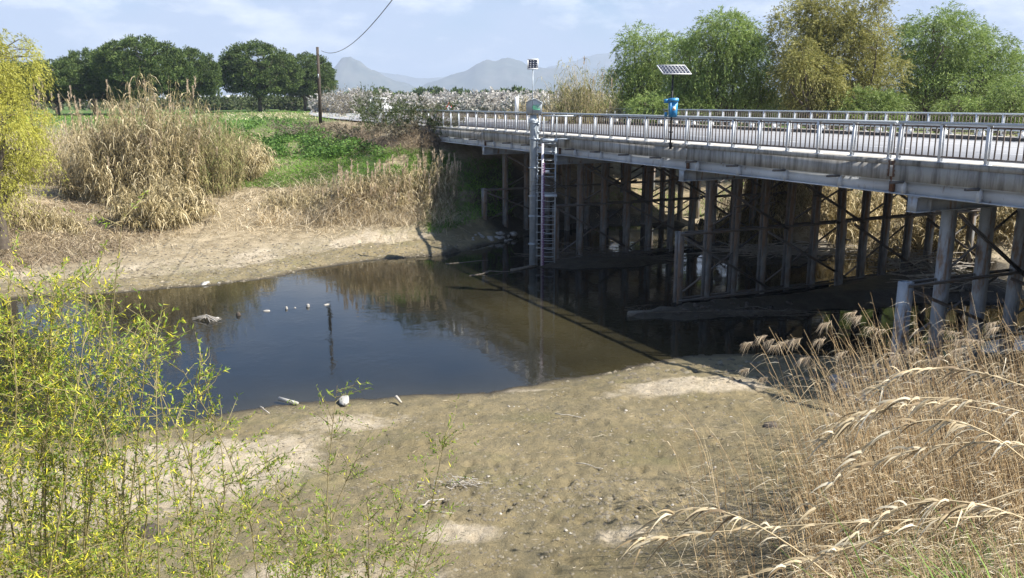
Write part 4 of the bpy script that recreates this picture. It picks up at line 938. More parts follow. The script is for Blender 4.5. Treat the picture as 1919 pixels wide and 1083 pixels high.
def crown_tree(name, seed, trunk_h, lobes, ncl, cl_r, lpc, leaf, leafw, mleaf, mbark, droop=0.3, twig=True, r0=.3, forks=6, up=0.0, surf=.65, gap=.0):
    """returns (trunk MB, crown MB): limbs run from the fork to the lobes, thin branches to leaf clumps"""
    r = np.random.default_rng(seed); tr = MB(); cr = MB()
    fork = np.array([0, 0, trunk_h]); tr.tube([(0, 0, -.5), (.06, 0, trunk_h * .5), fork], [r0 * 1.25, r0, r0 * .85], 8)
    vol = np.array([a[3] * a[4] * a[5] for a in lobes]); vol = vol ** .67; vol /= vol.sum()
    limbpts = []
    for lb in lobes:
        c = np.array(lb[:3])
        for k in range(max(1, forks // len(lobes) + 1)):
            e = c + r.normal(size=3) * np.array(lb[3:]) * .35; e[2] += lb[5] * .2
            m1 = fork * .65 + e * .35 + r.normal(size=3) * .12 * np.linalg.norm(e - fork) * np.array([1, 1, .4]); m2 = fork * .25 + e * .75 + r.normal(size=3) * .10 * np.linalg.norm(e - fork)
            tr.tube([fork - [0, 0, .1], m1, m2, e], [r0 * .62, r0 * .42, r0 * .24, r0 * .1], 6)
            for t in np.linspace(.2, 1, 8): limbpts.append((m1 * (1 - t) + m2 * t) if t < .6 else (m2 * (1 - t) * 2.5 + e * (1 - 2.5 * (1 - t))))
    limbpts = np.array(limbpts)
    C = []; Lc = []
    while len(C) < ncl:
        k = r.choice(len(lobes), p=vol); lb = lobes[k]; d = r.normal(size=3); d /= np.linalg.norm(d)
        rr = r.uniform(0, 1) ** (1 / 3.) if r.random() > surf else r.uniform(.82, 1.05)
        C.append(np.array(lb[:3]) + d * rr * np.array(lb[3:])); Lc.append(np.array(lb[:3]))
    C = np.array(C); Lc = np.array(Lc)
    for c in C[::2]:
        j = ((limbpts - c) ** 2).sum(1).argmin(); b = limbpts[j]; mid = (b + c) / 2 + r.normal(size=3) * .1; mid[2] += .15
        tr.tube([b, mid, c], [r0 * .10, r0 * .07, r0 * .03], 4)
    n = ncl * lpc; ci = np.repeat(np.arange(ncl), lpc)
    sc = r.uniform(.6, 1.35, ncl)
    if twig:        # leaves strung on drooping twigs
        nt = max(1, lpc // 12); nt_all = ncl * nt; ti = np.repeat(np.arange(ncl), nt)
        d = r.normal(size=(nt_all, 3)) + (C[ti] - Lc[ti]) / (np.linalg.norm(C[ti] - Lc[ti], axis=1, keepdims=True) + .01) * .7; d /= np.linalg.norm(d, axis=1, keepdims=True); d[:, 2] += up
        tl = cl_r * sc[ti] * r.uniform(.7, 1.5, nt_all)
        s = r.uniform(.1, 1, (nt_all, 12)); P = C[ti][:, None] + d[:, None] * (s * tl[:, None])[..., None]; P[..., 2] -= droop * (s ** 2) * tl[:, None] * 1.6
        D = d[:, None] + np.zeros_like(P); D[..., 2] -= droop * 2.2 * s; D = D + r.normal(size=D.shape) * .35
        P = P.reshape(-1, 3) + r.normal(size=(nt_all * 12, 3)) * .03; D = D.reshape(-1, 3)
    else:           # tufts of needles pointing outwards and up
        d = r.normal(size=(n, 3)); d /= np.linalg.norm(d, axis=1, keepdims=True); d[:, 2] = d[:, 2] * .8 + up
        P = C[ci] + d * (cl_r * sc[ci] * r.uniform(.35, 1., n))[:, None] * np.array([1, 1, .75]); D = d + r.normal(size=(n, 3)) * .3
    L = leaf * r.uniform(.7, 1.35, len(P)); cr.leaves(P, D, L, leafw * r.uniform(.7, 1.3, len(P)), r)
    return tr, cr
def make_tree(name, label, cat, loc, group, trmb, crmb, mb_, ml_, rz=0, tn='trunk', cn='crown'):
    g = empty(name, loc, label, cat, group, rz); trmb.build(tn, M[mb_], g); o = crmb.build(cn, M[ml_], g); return g

# stone pines in the field, left
def pine_proto(seed, W, H, label, loc, group, rz=0):
    lob = [(0, 0, H * .64, W * .43, W * .43, H * .33), (-W * .24, 0, H * .54, W * .26, W * .3, H * .25), (W * .26, W * .05, H * .52, W * .25, W * .3, H * .25), (W * .05, -W * .22, H * .46, W * .34, W * .25, H * .22)]
    t_, c_ = crown_tree('pine', seed, H * .22, lob, 760, .62 * W / 14, 84, .36 * W / 14, .13 * W / 14, 'pine', 'bark', twig=False, r0=.38, forks=8, up=.45, surf=.95)
    return make_tree('stone_pine', label, 'pine tree', loc, group, t_, c_, 'bark', 'pine', rz)
G_P = 'stone pines in the field on the left'
def gp_(px, Y): q = at(px, 200, Y); return (q[0], q[1], -2.3)
pA = pine_proto(11, 15.6, 13.2, 'broad dome-shaped stone pine with several short trunks, just left of the utility pole', gp_(487, 168), G_P)
pB = pine_proto(12, 15.5, 12.3, 'tallest and widest stone pine, standing above the dry cane thicket', gp_(268, 142), G_P)
copy_tree(pA, gp_(572, 182), 2.1, (.90, .90, .90), 'smaller stone pine directly behind the utility pole')
copy_tree(pA, gp_(362, 150), 4.0, (.66, .66, .84), 'stone pine at the right shoulder of the tallest one')
copy_tree(pB, gp_(176, 150), 1.0, (.74, .74, .88), 'narrow stone pine at the left shoulder of the tallest one')
copy_tree(pB, gp_(108, 140), 3.3, (.88, .88, .70), 'lower stone pine between the yellow willow and the narrow pine')
copy_tree(pA, gp_(40, 145), 5.0, (.85, .85, .66), 'low stone pine half hidden behind the yellow willow')
copy_tree(pB, gp_(225, 160), 5.5, (.7, .7, .80), 'stone pine behind and between the two tallest ones')

# willows and poplar-like trees on the right beyond the bridge
def wl(label, seed, px, Y, lobes_px, matn, ncl=420, lpc=132, droop=.5, cl=1.15, zb=-4.0, leaf=.24, lw=.055, group=None, name='willow_tree'):
    base = at(px, 190, Y); loc = (base[0], base[1], zb); k = Y / 1657.
    lob = []
    for (lx, ly, rx, ry) in lobes_px:      # centre pixel and radii in pixels
        q = at(lx, ly, Y); lob.append((q[0] - base[0], np.random.default_rng(seed + abs(lx)).uniform(-1, 1), q[2] - zb, rx * k, max(rx, ry) * k * .8, ry * k))
    t_, c_ = crown_tree(name, seed, 1.6, lob, ncl, cl, lpc, leaf, lw, matn, 'bark_far', droop=droop, r0=.26, forks=12, up=.15, surf=.55)
    return make_tree(name, label, 'willow tree', loc, group, t_, c_, 'bark', matn)
G_W = 'willows beyond the bridge'
wl('green willow nearest the gauge cabinet, its left side thin and feathery', 21, 1215, 78, [(1205, 105, 45, 50), (1232, 160, 60, 40), (1190, 160, 42, 40), (1250, 110, 45, 40), (1160, 145, 26, 20)], 'willow_g', 330, group=G_W)
wl('tall bright green willow right behind the pole-mounted solar panel', 22, 1350, 72, [(1350, 80, 58, 48), (1300, 120, 48, 55), (1395, 120, 50, 55), (1360, 165, 88, 32), (1430, 165, 28, 30), (1290, 170, 32, 28), (1372, 56, 30, 24)], 'willow_g', 520, group=G_W)
wl('olive-brown willow with hardly opened leaves, the tallest of the row', 23, 1560, 70, [(1500, 60, 48, 55), (1545, 40, 45, 42), (1610, 60, 45, 56), (1560, 110, 85, 55), (1640, 130, 50, 48), (1505, 140, 40, 45), (1590, 165, 60, 25)], 'willow_o', 560, group=G_W, droop=.3)
wl('rounded green willow at the right edge of the row', 24, 1760, 74, [(1770, 75, 75, 55), (1725, 130, 60, 50), (1830, 110, 75, 55), (1790, 165, 95, 32), (1880, 150, 50, 48), (1740, 60, 35, 30)], 'willow_g', 600, group=G_W)
wl('yellowish young willow in front of the olive one', 25, 1530, 66, [(1530, 155, 42, 45), (1560, 185, 35, 20), (1500, 120, 28, 40)], 'willow_o', 160, group=G_W, zb=-3.8)
wl('low bright green willow bush between the olive and the rounded willow', 26, 1615, 66, [(1610, 195, 42, 24), (1650, 200, 35, 20), (1580, 205, 25, 15)], 'willow_g', 130, group=G_W, zb=-3.8)
wl('low green willow bush at the right end behind the far railing', 27, 1880, 66, [(1870, 195, 50, 26), (1930, 185, 45, 35), (1810, 205, 35, 16)], 'willow_g', 170, group=G_W, zb=-3.8)
wl('low willow bush at the foot of the panel pole trees', 28, 1270, 70, [(1265, 195, 35, 20), (1310, 200, 30, 15), (1215, 200, 30, 18)], 'willow_g', 120, group=G_W, zb=-3.8)
# yellow willow, left edge
wl('yellow weeping willow in spring leaf at the left edge', 31, -30, 41, [(-60, 130, 95, 75), (-10, 110, 60, 55), (-20, 230, 85, 80), (10, 280, 60, 70), (-70, 330, 80, 90), (22, 190, 34, 55), (-8, 318, 40, 34), (-60, 370, 60, 50)], 'willow_y', 640, 110, .85, .62, zb=-6.4, leaf=.13, lw=.032)
# hedge of far bushes behind the far railing
def far_line(name, cat, n, pxr, Y, hgt, width, mleaf, mbark, seed, labels, group, zb=-2.4, ncl=40, lpc=24, leaf=.3, lw=.12, nproto=3, jitter=6, twig=True, droop=.1):
    r = np.random.default_rng(seed); protos = []
    for k in range(nproto):
        lob = [(r.normal() * .2, r.normal() * .2, hgt * .6, width * .45, width * .45, hgt * .38), (width * .2, 0, hgt * .45, width * .35, width * .35, hgt * .3)]
        t_, c_ = crown_tree(name, seed + k, hgt * .18, lob, ncl, hgt * .16, lpc, leaf, lw, mleaf, mbark, droop=droop, twig=twig, r0=.10 * hgt / 3, forks=7, up=.3, surf=.7)
        protos.append((t_, c_))
    made = []
    for i in range(n):
        px = pxr[0] + (pxr[1] - pxr[0]) * (i + .5 + r.uniform(-.35, .35)) / n; y_ = Y + r.uniform(-jitter, jitter); q = at(px, 200, y_)
        lab = labels(i, px) if callable(labels) else labels; sc_ = r.uniform(.8, 1.2)
        loc = (q[0], q[1], max(zb, -20)); rz = r.uniform(0, 6.28)
        if i < nproto: g = make_tree(name, lab, cat, loc, group, protos[i][0], protos[i][1], mbark, mleaf, rz); g.scale = (sc_,) * 3; made.append(g)
        else: copy_tree(made[i % nproto], loc, rz, sc_, lab)
    return made
LB = 'almond tree in pale blossom in the orchard on the far plain'
far_line('blossom_tree', 'almond tree', 62, (600, 1100), 150, 3.3, 5.0, 'blossom', 'twig_pale', 50, LB, 'blossoming orchard trees on the far plain', ncl=70, lpc=36, leaf=.34, lw=.20, jitter=12, droop=.15)
far_line('blossom_tree', 'almond tree', 26, (880, 1130), 118, 2.9, 4.2, 'blossom', 'twig_pale', 57, 'nearer almond tree in pale blossom between the bridge and the orchard', 'nearer blossoming trees beyond the far railing', ncl=70, lpc=36, leaf=.3, lw=.17, jitter=5, droop=.15)
far_line('far_pine', 'pine tree', 26, (640, 1130), 330, 5.6, 8.5, 'pine', 'bark', 60, 'small dark pine crown showing above the blossoming orchard', 'dark pines behind the orchard', ncl=60, lpc=30, leaf=1.1, lw=.5, jitter=40, twig=False)
far_line('bush', 'bush', 40, (1130, 1960), 98, 2.5, 4.6, 'shrub_g', 'twig_pale', 64, 'dull green bush in the belt behind the willows', 'bushes behind the willows', ncl=60, lpc=36, leaf=.3, lw=.13, jitter=7)
far_line('far_bush', 'bush', 44, (380, 640), 225, 3.2, 7.0, 'shrub_g', 'twig_pale', 68, 'distant olive-green bush on the horizon beyond the pines', 'bushes on the left horizon', ncl=40, lpc=24, leaf=.6, lw=.3, jitter=30)
far_line('far_bush', 'bush', 30, (-40, 400), 230, 4.2, 8.0, 'shrub_g', 'twig_pale', 72, 'distant bush on the horizon behind the left pines', 'bushes behind the left pines', ncl=40, lpc=24, leaf=.6, lw=.3, jitter=20)
far_line('far_bush', 'bush', 46, (1100, 2000), 190, 3.9, 8.0, 'shrub_g', 'twig_pale', 74, 'distant bush seen through the gaps between the willows', 'bushes far behind the willows', ncl=40, lpc=24, leaf=.6, lw=.3, jitter=30)
# town strip at the foot of the mountains
tw = MB(); r = np.random.default_rng(77)
for k in range(420):
    px = r.uniform(300, 1700); Y = r.uniform(2300, 3600); q = at(px, 190, Y); w = r.uniform(8, 26); h = r.uniform(9, 24) * (1.35 if r.random() < .15 else 1)
    tw.box((q[0], q[1], -3 + h / 2 + max(0, (Y - 2900) * .008)), (w, w, h))
t_o = tw.build('distant_town', M['town']); t_o['kind'] = 'stuff'; t_o['label'] = 'white houses of a distant town strung along the foot of the mountains'

# ---------------------------------------------------------------- cane thickets
def cane(name, label, center, n, rad, H, seed, mleaf='cane_leaf', lean=.12, lfs=26, dense=1.0, plumes=0, ll=.55, lw=.05, skirt=0):
    r = np.random.default_rng(seed); st = MB(); lf = MB(); pl = MB()
    a = r.uniform(0, 6.28, n); q = np.sqrt(r.uniform(0, 1, n)); ox = np.cos(a) * q * rad[0]; oy = np.sin(a) * q * rad[1]
    Z = HG(center[0] + ox, center[1] + oy) - center[2]
    h = H * (1 - .45 * q ** 2) * r.uniform(.5, 1.12, n)
    for i in range(n):
        d = np.array([ox[i] / rad[0], oy[i] / rad[1], 0]) * lean * h[i] * r.uniform(.1, 2.5) + r.normal(size=3) * .085 * h[i]; d[2] = 0
        P = np.array([ox[i], oy[i], Z[i] - .1]); k = np.linspace(0, 1, 5)[:, None]
        C = P + np.array([0, 0, 1]) * h[i] * k + d * k ** 2; C[:, 2] -= skirt * (np.linalg.norm(d)) * k[:, 0] ** 3 * .5
        st.tube(C, [.022, .019, .016, .012, .005], 3)
        m = lfs; s = r.uniform(.12, 1, m); idx_ = s * 4; i0 = np.minimum(idx_.astype(int), 3); fr = (idx_ - i0)[:, None]
        B = C[i0] * (1 - fr) + C[i0 + 1] * fr
        D = r.normal(size=(m, 3)); D[:, 2] = np.abs(D[:, 2]) * .5 + .35
        bend = np.zeros((m, 3)); bend[:, 2] = -r.uniform(.9, 1.7, m)
        lf.blades(B, D, ll * r.uniform(.6, 1.4, m), lw * r.uniform(.7, 1.3, m), bend, r, 2)
        if i < plumes:
            D = r.normal(size=(30, 3)) * .25; D[:, 2] = 1; B = C[-1] + np.array([0, 0, 1]) * r.uniform(0, .6, 30)[:, None]
            pl.blades(B, D, .28, .05, np.tile([[.2, 0, -.3]], (30, 1)), r, 2)
    g = empty(name, center, label, 'cane thicket')
    o = st.build('stems', M['cane_stem'], g); o['kind'] = 'stuff'; o = lf.build('leaves', M[mleaf], g); o['kind'] = 'stuff'
    if plumes: o = pl.build('plumes', M['plume'], g); o['kind'] = 'stuff'
    return g
def on(px, py, z=None):
    P, _ = ground_hit(np.array([float(px)]), np.array([float(py)])); return P[0]
def thick(px, py, back, n, rad, H, seed, label, mleaf='cane_leaf', **k):
    c = on(px, py); d_ = c[:2] / np.linalg.norm(c[:2]); c = c + np.array([d_[0] * back, d_[1] * back, 0]); c[2] = float(HG(c[:1], c[1:2])[0])
    return cane('giant_cane_thicket', label, c, n, rad, H, seed, mleaf, **k)
thick(300, 395, 3.2, 300, (3.0, 2.4), 7.4, 201, 'tallest half-dry giant canes in the heart of the far bank thicket', lean=.10, lfs=38, ll=.44, lw=.065, plumes=40)
thick(235, 400, 3.6, 230, (2.4, 2.2), 6.6, 211, 'tall straw-coloured canes forming the left crest of the thicket', lean=.13, lfs=38, ll=.46, lw=.066, plumes=20)
thick(380, 385, 3.4, 250, (2.6, 2.2), 6.0, 203, 'green-tinged canes forming the right crest of the thicket', 'cane_green', lean=.14, lfs=34, ll=.38, lw=.05, plumes=12)
thick(300, 350, 4.5, 200, (4.5, 2.0), 6.6, 212, 'green canes standing behind the dry front of the thicket', 'cane_green', lean=.08, lfs=30, ll=.38, lw=.05, plumes=14)
thick(430, 350, 2.4, 260, (2.6, 2.0), 3.9, 202, 'low drooping right shoulder of dry cane beside the tall thicket', lean=.34, lfs=38, ll=.46, lw=.066, skirt=1.2)
thick(455, 330, 3.4, 160, (1.8, 1.6), 3.0, 213, 'rust-brown rounded cane clump at the right end of the thicket', lean=.34, lfs=36, ll=.36, lw=.05, skirt=1.2)
thick(280, 432, .8, 130, (1.5, 1.0), 3.4, 204, 'dry cane curtain hanging down to the foot of the bank', lean=.42, lfs=40, ll=.48, lw=.066, skirt=1.4)
thick(335, 420, 1.0, 120, (1.2, 1.0), 3.2, 214, 'second cane curtain hanging down right of the dark hollow', lean=.42, lfs=40, ll=.48, lw=.066, skirt=1.4)
thick(190, 385, 2.0, 170, (2.2, 1.6), 3.6, 215, 'low tangled dry canes at the left foot of the thicket', lean=.36, lfs=32, ll=.40, lw=.05, skirt=.9)
thick(120, 350, 2.0, 200, (2.6, 1.8), 4.2, 205, 'brown broken canes left of the thicket, beside the yellow willow', lean=.25, lfs=28, ll=.38, lw=.045, plumes=10)
thick(110, 330, 4.0, 46, (2.2, 1.2), 6.4, 216, 'thin tall canes with plumed tips rising beside the yellow willow', lean=.06, lfs=18, ll=.35, lw=.045, plumes=40)
q = at(1095, 205, 74.); 
cane('giant_cane_thicket', 'clump of green and straw cane with bare plumed tips left of the willows', np.array([q[0], q[1], -3.2]), 380, (2.3, 1.7), 7.6, 206, 'cane_green', lean=.12, lfs=26, ll=.6, lw=.06, plumes=18)
q = at(1042, 208, 90.)
cane('giant_cane_thicket', 'sparse straw-coloured canes on the verge behind the far railing', np.array([q[0], q[1], -2.6]), 120, (5, 1.5), 3.2, 207, lean=.1, lfs=16, ll=.5, lw=.06)
c5 = on(1530, 440)
cane('giant_cane_thicket', 'sunlit tangle of dry cane on the bank seen between the bridge piles', c5 + [0, 2.5, 0], 520, (6.5, 2.2), 3.0, 208, lean=.5, lfs=22, ll=.6, lw=.07, skirt=1.4)
c6 = on(1860, 470)
cane('giant_cane_thicket', 'dry cane bank hanging behind the nearest bent of the bridge', c6 + [1.0, 2.5, 0], 460, (5.5, 2.0), 3.6, 209, lean=.4, lfs=24, ll=.6, lw=.07, skirt=1.5)
c7 = on(1420, 420)
cane('giant_cane_thicket', 'heap of dry cane beside the leaning trunk under the far side of the bridge', c7 + [0, 1.5, 0], 200, (2.0, 1.6), 3.4, 210, lean=.4, lfs=24, ll=.6, lw=.07, skirt=1.2)

# ---------------------------------------------------------------- grasses of the far bank
def grass(name, label, P, L, W, lean, matn, seed, seg=3, bendz=-.5, spread=.5, wind=(-.2, 0, 0)):
    r = np.random.default_rng(seed); n = len(P)
    D = r.normal(size=(n, 3)) * spread; D[:, 2] = 1; D += np.array(wind)
    bend = D * np.array([1, 1, 0]) * 1.3 + r.normal(size=(n, 3)) * .15; bend[:, 2] = bendz * r.uniform(.4, 1.8, n)
    m_ = MB(); m_.blades(P - np.array([0, 0, .04]), D, L * r.uniform(.5, 1.4, n), W * r.uniform(.7, 1.3, n), bend, r, seg)
    o = m_.build(name, M[matn]); o['kind'] = 'stuff'; o['label'] = label; return o
def scatter(n, pxr, pyr, seed, cond=None):
    r = np.random.default_rng(seed); px = r.uniform(*pxr, n); py = r.uniform(*pyr, n)
    if cond is not None: k = cond(px, py); px = px[k]; py = py[k]
    P, ii = ground_hit(px, py); return P, px[ii], py[ii]
NV = lambda x, y, s, f=.01: fbm(x * f, y * f * 2, s, 3)
topline = lambda px: np.interp(px, [-60, 100, 480, 560, 620, 700, 760, 830, 850], [262, 262, 240, 325, 340, 342, 340, 348, 368])
P, px, py = scatter(26000, (-60, 850), (255, 478), 301, lambda x, y: (y > topline(x) + 4 + 50 * (NV(x, y, 1) - .5)) & (y < np.interp(x, [-60, 0, 150, 330, 480, 620, 800, 850], [470, 500, 482, 440, 436, 436, 420, 405]) + 16 * (NV(x, y, 2, .03) - .5)))
P = P[sdist(P[:, 0], P[:, 1], poly) > 1.8]
grass('dry_grass', 'matted straw-coloured grass covering the far river bank', P, .75, .035, 0, 'dry_grass', 302, bendz=-.75, spread=.75)
P, px, py = scatter(9000, (-60, 850), (370, 470), 303, lambda x, y: (y < np.interp(x, [-60, 0, 150, 330, 480, 620, 800, 850], [478, 508, 492, 456, 450, 448, 440, 425])) & (NV(x, y, 4, .02) > .45))
P = P[sdist(P[:, 0], P[:, 1], poly) > 1.5]
grass('flattened_grass', 'flattened bleached grass lying along the foot of the far bank', P, .6, .03, 0, 'dry_grass', 304, bendz=-1.1, spread=1.3)
P, px, py = scatter(10000, (480, 850), (300, 440), 305, lambda x, y: (y > np.interp(x, [480, 560, 620, 700, 760, 830, 850], [400, 350, 338, 340, 338, 345, 365])) & (y < 425))
grass('tall_dry_grass', 'tall dry reed grass in front of the green slope, left of the bridge', P, 1.0, .035, 0, 'dry_grass', 306, bendz=-.35, spread=.28, wind=(.12, 0, 0))
P, px, py = scatter(30000, (400, 860), (216, 352), 307, lambda x, y: (y > np.interp(x, [400, 460, 560, 620, 820], [216, 222, 250, 276, 284])) & (NV(x, y, 6, .02) + .25 * NV(x, y, 61, .08) > .42) & (x + (y - 300) * .2 < 850))
grass('green_grass', 'lush green grass on the upper slope of the far bank', P, .55, .04, 0, 'green_grass', 308, bendz=-.4, spread=.5)
P, px, py = scatter(9000, (380, 720), (212, 300), 309, lambda x, y: (NV(x, y, 8, .02) + .3 * NV(x, y, 63, .08) > .66) & (y > np.interp(x, [380, 560, 720], [212, 232, 285])))
r_ = np.random.default_rng(5); m_ = MB(); n = len(P); k = 3
PP = np.repeat(P, k, 0) + r_.normal(size=(n * k, 3)) * [.22, .22, .08]; PP[:, 2] += r_.uniform(0, .4, n * k)
m_.leaves(PP, r_.normal(size=(n * k, 3)) * [1, 1, .5], .24, .17, r_); o = m_.build('broad_leaved_weeds', M['weed']); o['kind'] = 'stuff'; o['label'] = 'dark green broad-leaved weeds on the upper far bank'
P, px, py = scatter(22000, (470, 830), (205, 320), 311, lambda x, y: (y < np.interp(x, [470, 560, 620, 700, 800, 830], [222, 240, 272, 284, 288, 290])) & (y > np.interp(x, [470, 600, 760, 830], [208, 216, 232, 248])) & (NV(x, y, 9, .015) > .30))
grass('dead_grass', 'grey-brown dead grass along the top of the far bank towards the bridge', P, .75, .035, 0, 'dead_grass', 312, bendz=-.75, spread=.65)
P, px, py = scatter(12000, (-60, 300), (300, 500), 313, lambda x, y: (y > np.interp(x, [-60, 0, 300], [400, 400, 330])) & (y < np.interp(x, [-60, 0, 150, 300], [480, 505, 488, 446])))
grass('hanging_dead_grass', 'brown dead grass hanging over the undercut bank at the far left', P, .95, .035, 0, 'dead_grass', 314, bendz=-1.0, spread=.6, wind=(.2, -.5, 0))
P, px, py = scatter(5000, (800, 960), (300, 440), 315)
P = P[sdist(P[:, 0], P[:, 1], poly) > 2.2]
grass('shaded_grass', 'green grass in the shade under the end span of the bridge', P, .7, .035, 0, 'green_grass', 316, bendz=-.4, spread=.5)
P, px, py = scatter(9000, (1100, 1900), (340, 440), 317, lambda x, y: NV(x, y, 11, .012) > .5)
P = P[sdist(P[:, 0], P[:, 1], poly) > 3]
grass('sunlit_grass', 'sunlit green grass on the bank beyond the bridge, between the piles', P, .5, .04, 0, 'green_grass', 318, bendz=-.4, spread=.5)
P, px, py = scatter(7000, (1100, 1919), (370, 500), 319, lambda x, y: NV(x, y, 12, .015) > .42)
P = P[sdist(P[:, 0], P[:, 1], poly) > .8]
grass('dry_bank_grass', 'dry grass on the bank beyond the bridge', P, .6, .035, 0, 'dry_grass', 320, bendz=-.8, spread=.7)
# field crop: green rows beyond the bank
r = np.random.default_rng(91); n = 16000; P = np.stack([r.uniform(-75, -18, n), r.uniform(80, 175, n), np.zeros(n)], 1); P[:, 2] = HG(P[:, 0], P[:, 1])
grass('green_crop', 'low green crop in the field in front of the pines', P, .35, .10, 0, 'green_grass', 322, seg=2, bendz=-.3, spread=.5)
n = 9000; P = np.stack([r.uniform(-50, 60, n), r.uniform(100, 150, n), np.zeros(n)], 1); P[:, 2] = HG(P[:, 0], P[:, 1])
grass('verge_grass', 'straw and olive verge grass beyond the end of the bridge', P, .6, .10, 0, 'dry_grass', 323, seg=2, bendz=-.4, spread=.5)

# bushes round the end of the bridge and on the road verge
def bush(px, py, Y, h, w, mleaf, seed, label, ncl=90, lpc=48, leaf=.14, lw=.05, droop=.1, zoff=0):
    q = at(px, py, Y); z = float(HG(np.array([q[0]]), np.array([q[1]]))[0]); r = np.random.default_rng(seed)
    lob = [(0, 0, h * .55, w * .4, w * .4, h * .4), (w * .25, 0, h * .4, w * .3, w * .35, h * .32), (-w * .25, .1, h * .42, w * .3, w * .3, h * .35)]
    t_, c_ = crown_tree('bush', seed, h * .12, lob, ncl, h * .16, lpc, leaf, lw, mleaf, 'twig_pale', droop=droop, r0=.05, forks=10, up=.35, surf=.6)
    return make_tree('bush', label, 'bush', (q[0], q[1], z + zoff), 'bushes round the far end of the bridge', t_, c_, 'twig_pale', mleaf, r.uniform(0, 6), 'branches', 'foliage')
bush(712, 250, 66, 2.6, 4.2, 'shrub_g', 401, 'loose olive bush growing across the railing where the bridge begins')
bush(765, 270, 62, 2.4, 3.4, 'shrub_g', 402, 'dark green bush against the end of the bridge railing')
bush(805, 285, 60, 2.6, 2.6, 'shrub_d', 403, 'leafless grey bush touching the first girder', 80, 12, .1, .03)
bush(690, 215, 90, 3.4, 4.0, 'shrub_g', 404, 'pointed loose shrub on the road verge by the height frame')
bush(640, 215, 110, 3.6, 7.0, 'shrub_d', 405, 'greyish bush with dry leaves right of the utility pole')
bush(745, 300, 60, 1.3, 3.6, 'shrub_d', 406, 'low dead scrub below the end of the railing', 80, 36)
bush(660, 262, 68, 1.3, 4.5, 'shrub_d', 407, 'low grey scrub on the upper bank left of the bridge end', 80, 36)
bush(560, 240, 80, 1.6, 6.0, 'shrub_d', 408, 'low straggly scrub at the field edge below the pines', 80, 36)
bush(835, 320, 60, 2.4, 3.0, 'shrub_g', 409, 'shaded green bush under the first span beside the abutment')
# ragged dead trunk under the bridge
tk = on(1425, 425); g = empty('leaning_dead_tree', tk, 'pale leaning dead trunk with stripped bark among the canes beyond the piles', 'dead tree')
m_ = MB(); m_.tube([(0, 0, -.3), (.3, .2, 1.2), (.9, .5, 2.4), (1.2, .7, 3.2)], [.34, .26, .18, .08], 8); m_.build('trunk', M['drift'], g)
for e in ((-1.1, 0, 1.9), (1.9, -.2, 1.5), (.1, .9, 2.6)): m_ = MB(); m_.tube([(.3, .2, 1.1), (np.array(e) + (.3, .2, 1.1)) / 2, e], [.12, .08, .03], 6); m_.build('limb', M['drift'], g)

# ================================================================== stones, driftwood, debris
def rock_mb(seed, n=9, m=6):
    r = np.random.default_rng(seed); th = np.linspace(0, math.pi, m + 1)[1:-1]; ph = np.arange(n) * 2 * math.pi / n
    V = [(0, 0, 1.)] + [(math.sin(t) * math.cos(p), math.sin(t) * math.sin(p), math.cos(t)) for t in th for p in ph] + [(0, 0, -1.)]
    V = np.array(V); V *= (1 + (r.uniform(-.22, .22, len(V)))[:, None]); V[:, 2] *= .62
    k = m - 1; F4 = [[1 + i * n + j, 1 + (i + 1) * n + j, 1 + (i + 1) * n + (j + 1) % n, 1 + i * n + (j + 1) % n] for i in range(k - 1) for j in range(n)]
    F3 = [[0, 1 + j, 1 + (j + 1) % n] for j in range(n)] + [[len(V) - 1, 1 + (k - 1) * n + (j + 1) % n, 1 + (k - 1) * n + j] for j in range(n)]
    mb = MB(); mb.add(V, F4); s_n = mb.n; mb.F.setdefault(3, []).append(np.array(F3)); mb.M.setdefault(3, []).append(np.zeros(len(F3))); return mb
def rock(px, py, z, size, matn, label, group=None, seed=0, name='stone', cat='stone', sc=(1, 1, 1), Y=None):
    p = un(px, py, z); o = rock_mb(seed).build(name, M[matn], smooth=False); o.location = p
    o.scale = (size * sc[0], size * sc[1], size * sc[2]); o.rotation_euler = (0, 0, seed * 1.3); return tag(o, label, cat, group)
G_S = 'stones and stumps standing out of the river in a row'
rock(386, 533, WZ, .21, 'stone_white', 'large pale rounded stone at the far water edge, left end of the row', G_S, 1, sc=(1.5, .8, 1))
rock(410, 532, WZ, .12, 'stone_white', 'small pale stone just right of the large one at the far edge', G_S, 2, sc=(.6, .6, 1.2))
rock(404, 598, WZ, .15, 'stone_white', 'pale stone with dead stalks caught on it, in open water', G_S, 3, sc=(1, .8, .9))
rock(447, 591, WZ, .11, 'dark_wood', 'square dark stump sticking out of the water', G_S, 4, 'stump', 'stump', (.8, .8, 1.9))
rock(500, 583, WZ, .12, 'stone', 'low grey stone in the water right of the square stump', G_S, 5, sc=(1.2, .8, .7))
rock(537, 579, WZ, .08, 'stone', 'thin upright pale stone in the middle of the river row', G_S, 6, sc=(.7, .7, 2.2))
rock(577, 575, WZ, .11, 'stone', 'upright two-toned stone towards the right of the river row', G_S, 7, sc=(.8, .7, 1.8))
rock(612, 571, WZ, .12, 'stone', 'last small stone of the river row, with a twig beside it', G_S, 8, sc=(1.2, .8, .6))
rock(553, 577, WZ, .05, 'stone', 'tiny stone between the two upright ones in the river', G_S, 9)
m_ = MB(); r = np.random.default_rng(4); c = un(388, 600, WZ)
for k in range(16): d = r.normal(size=3) * [.34, .2, .04]; m_.tube([c - d + [0, 0, .05], c + [0, 0, .12 + r.uniform(0, .1)], c + d + [0, 0, .04]], .012, 3)
o = m_.build('caught_stalks', M['drift']); tag(o, 'dead stalks caught on the pale stone in open water', 'driftwood'); o['kind'] = 'stuff'
rock(645, 750, -7.98, .30, 'stone_white', 'white lumpy boulder on the near water edge', None, 11, 'boulder', 'boulder', (1.4, .5, .32))
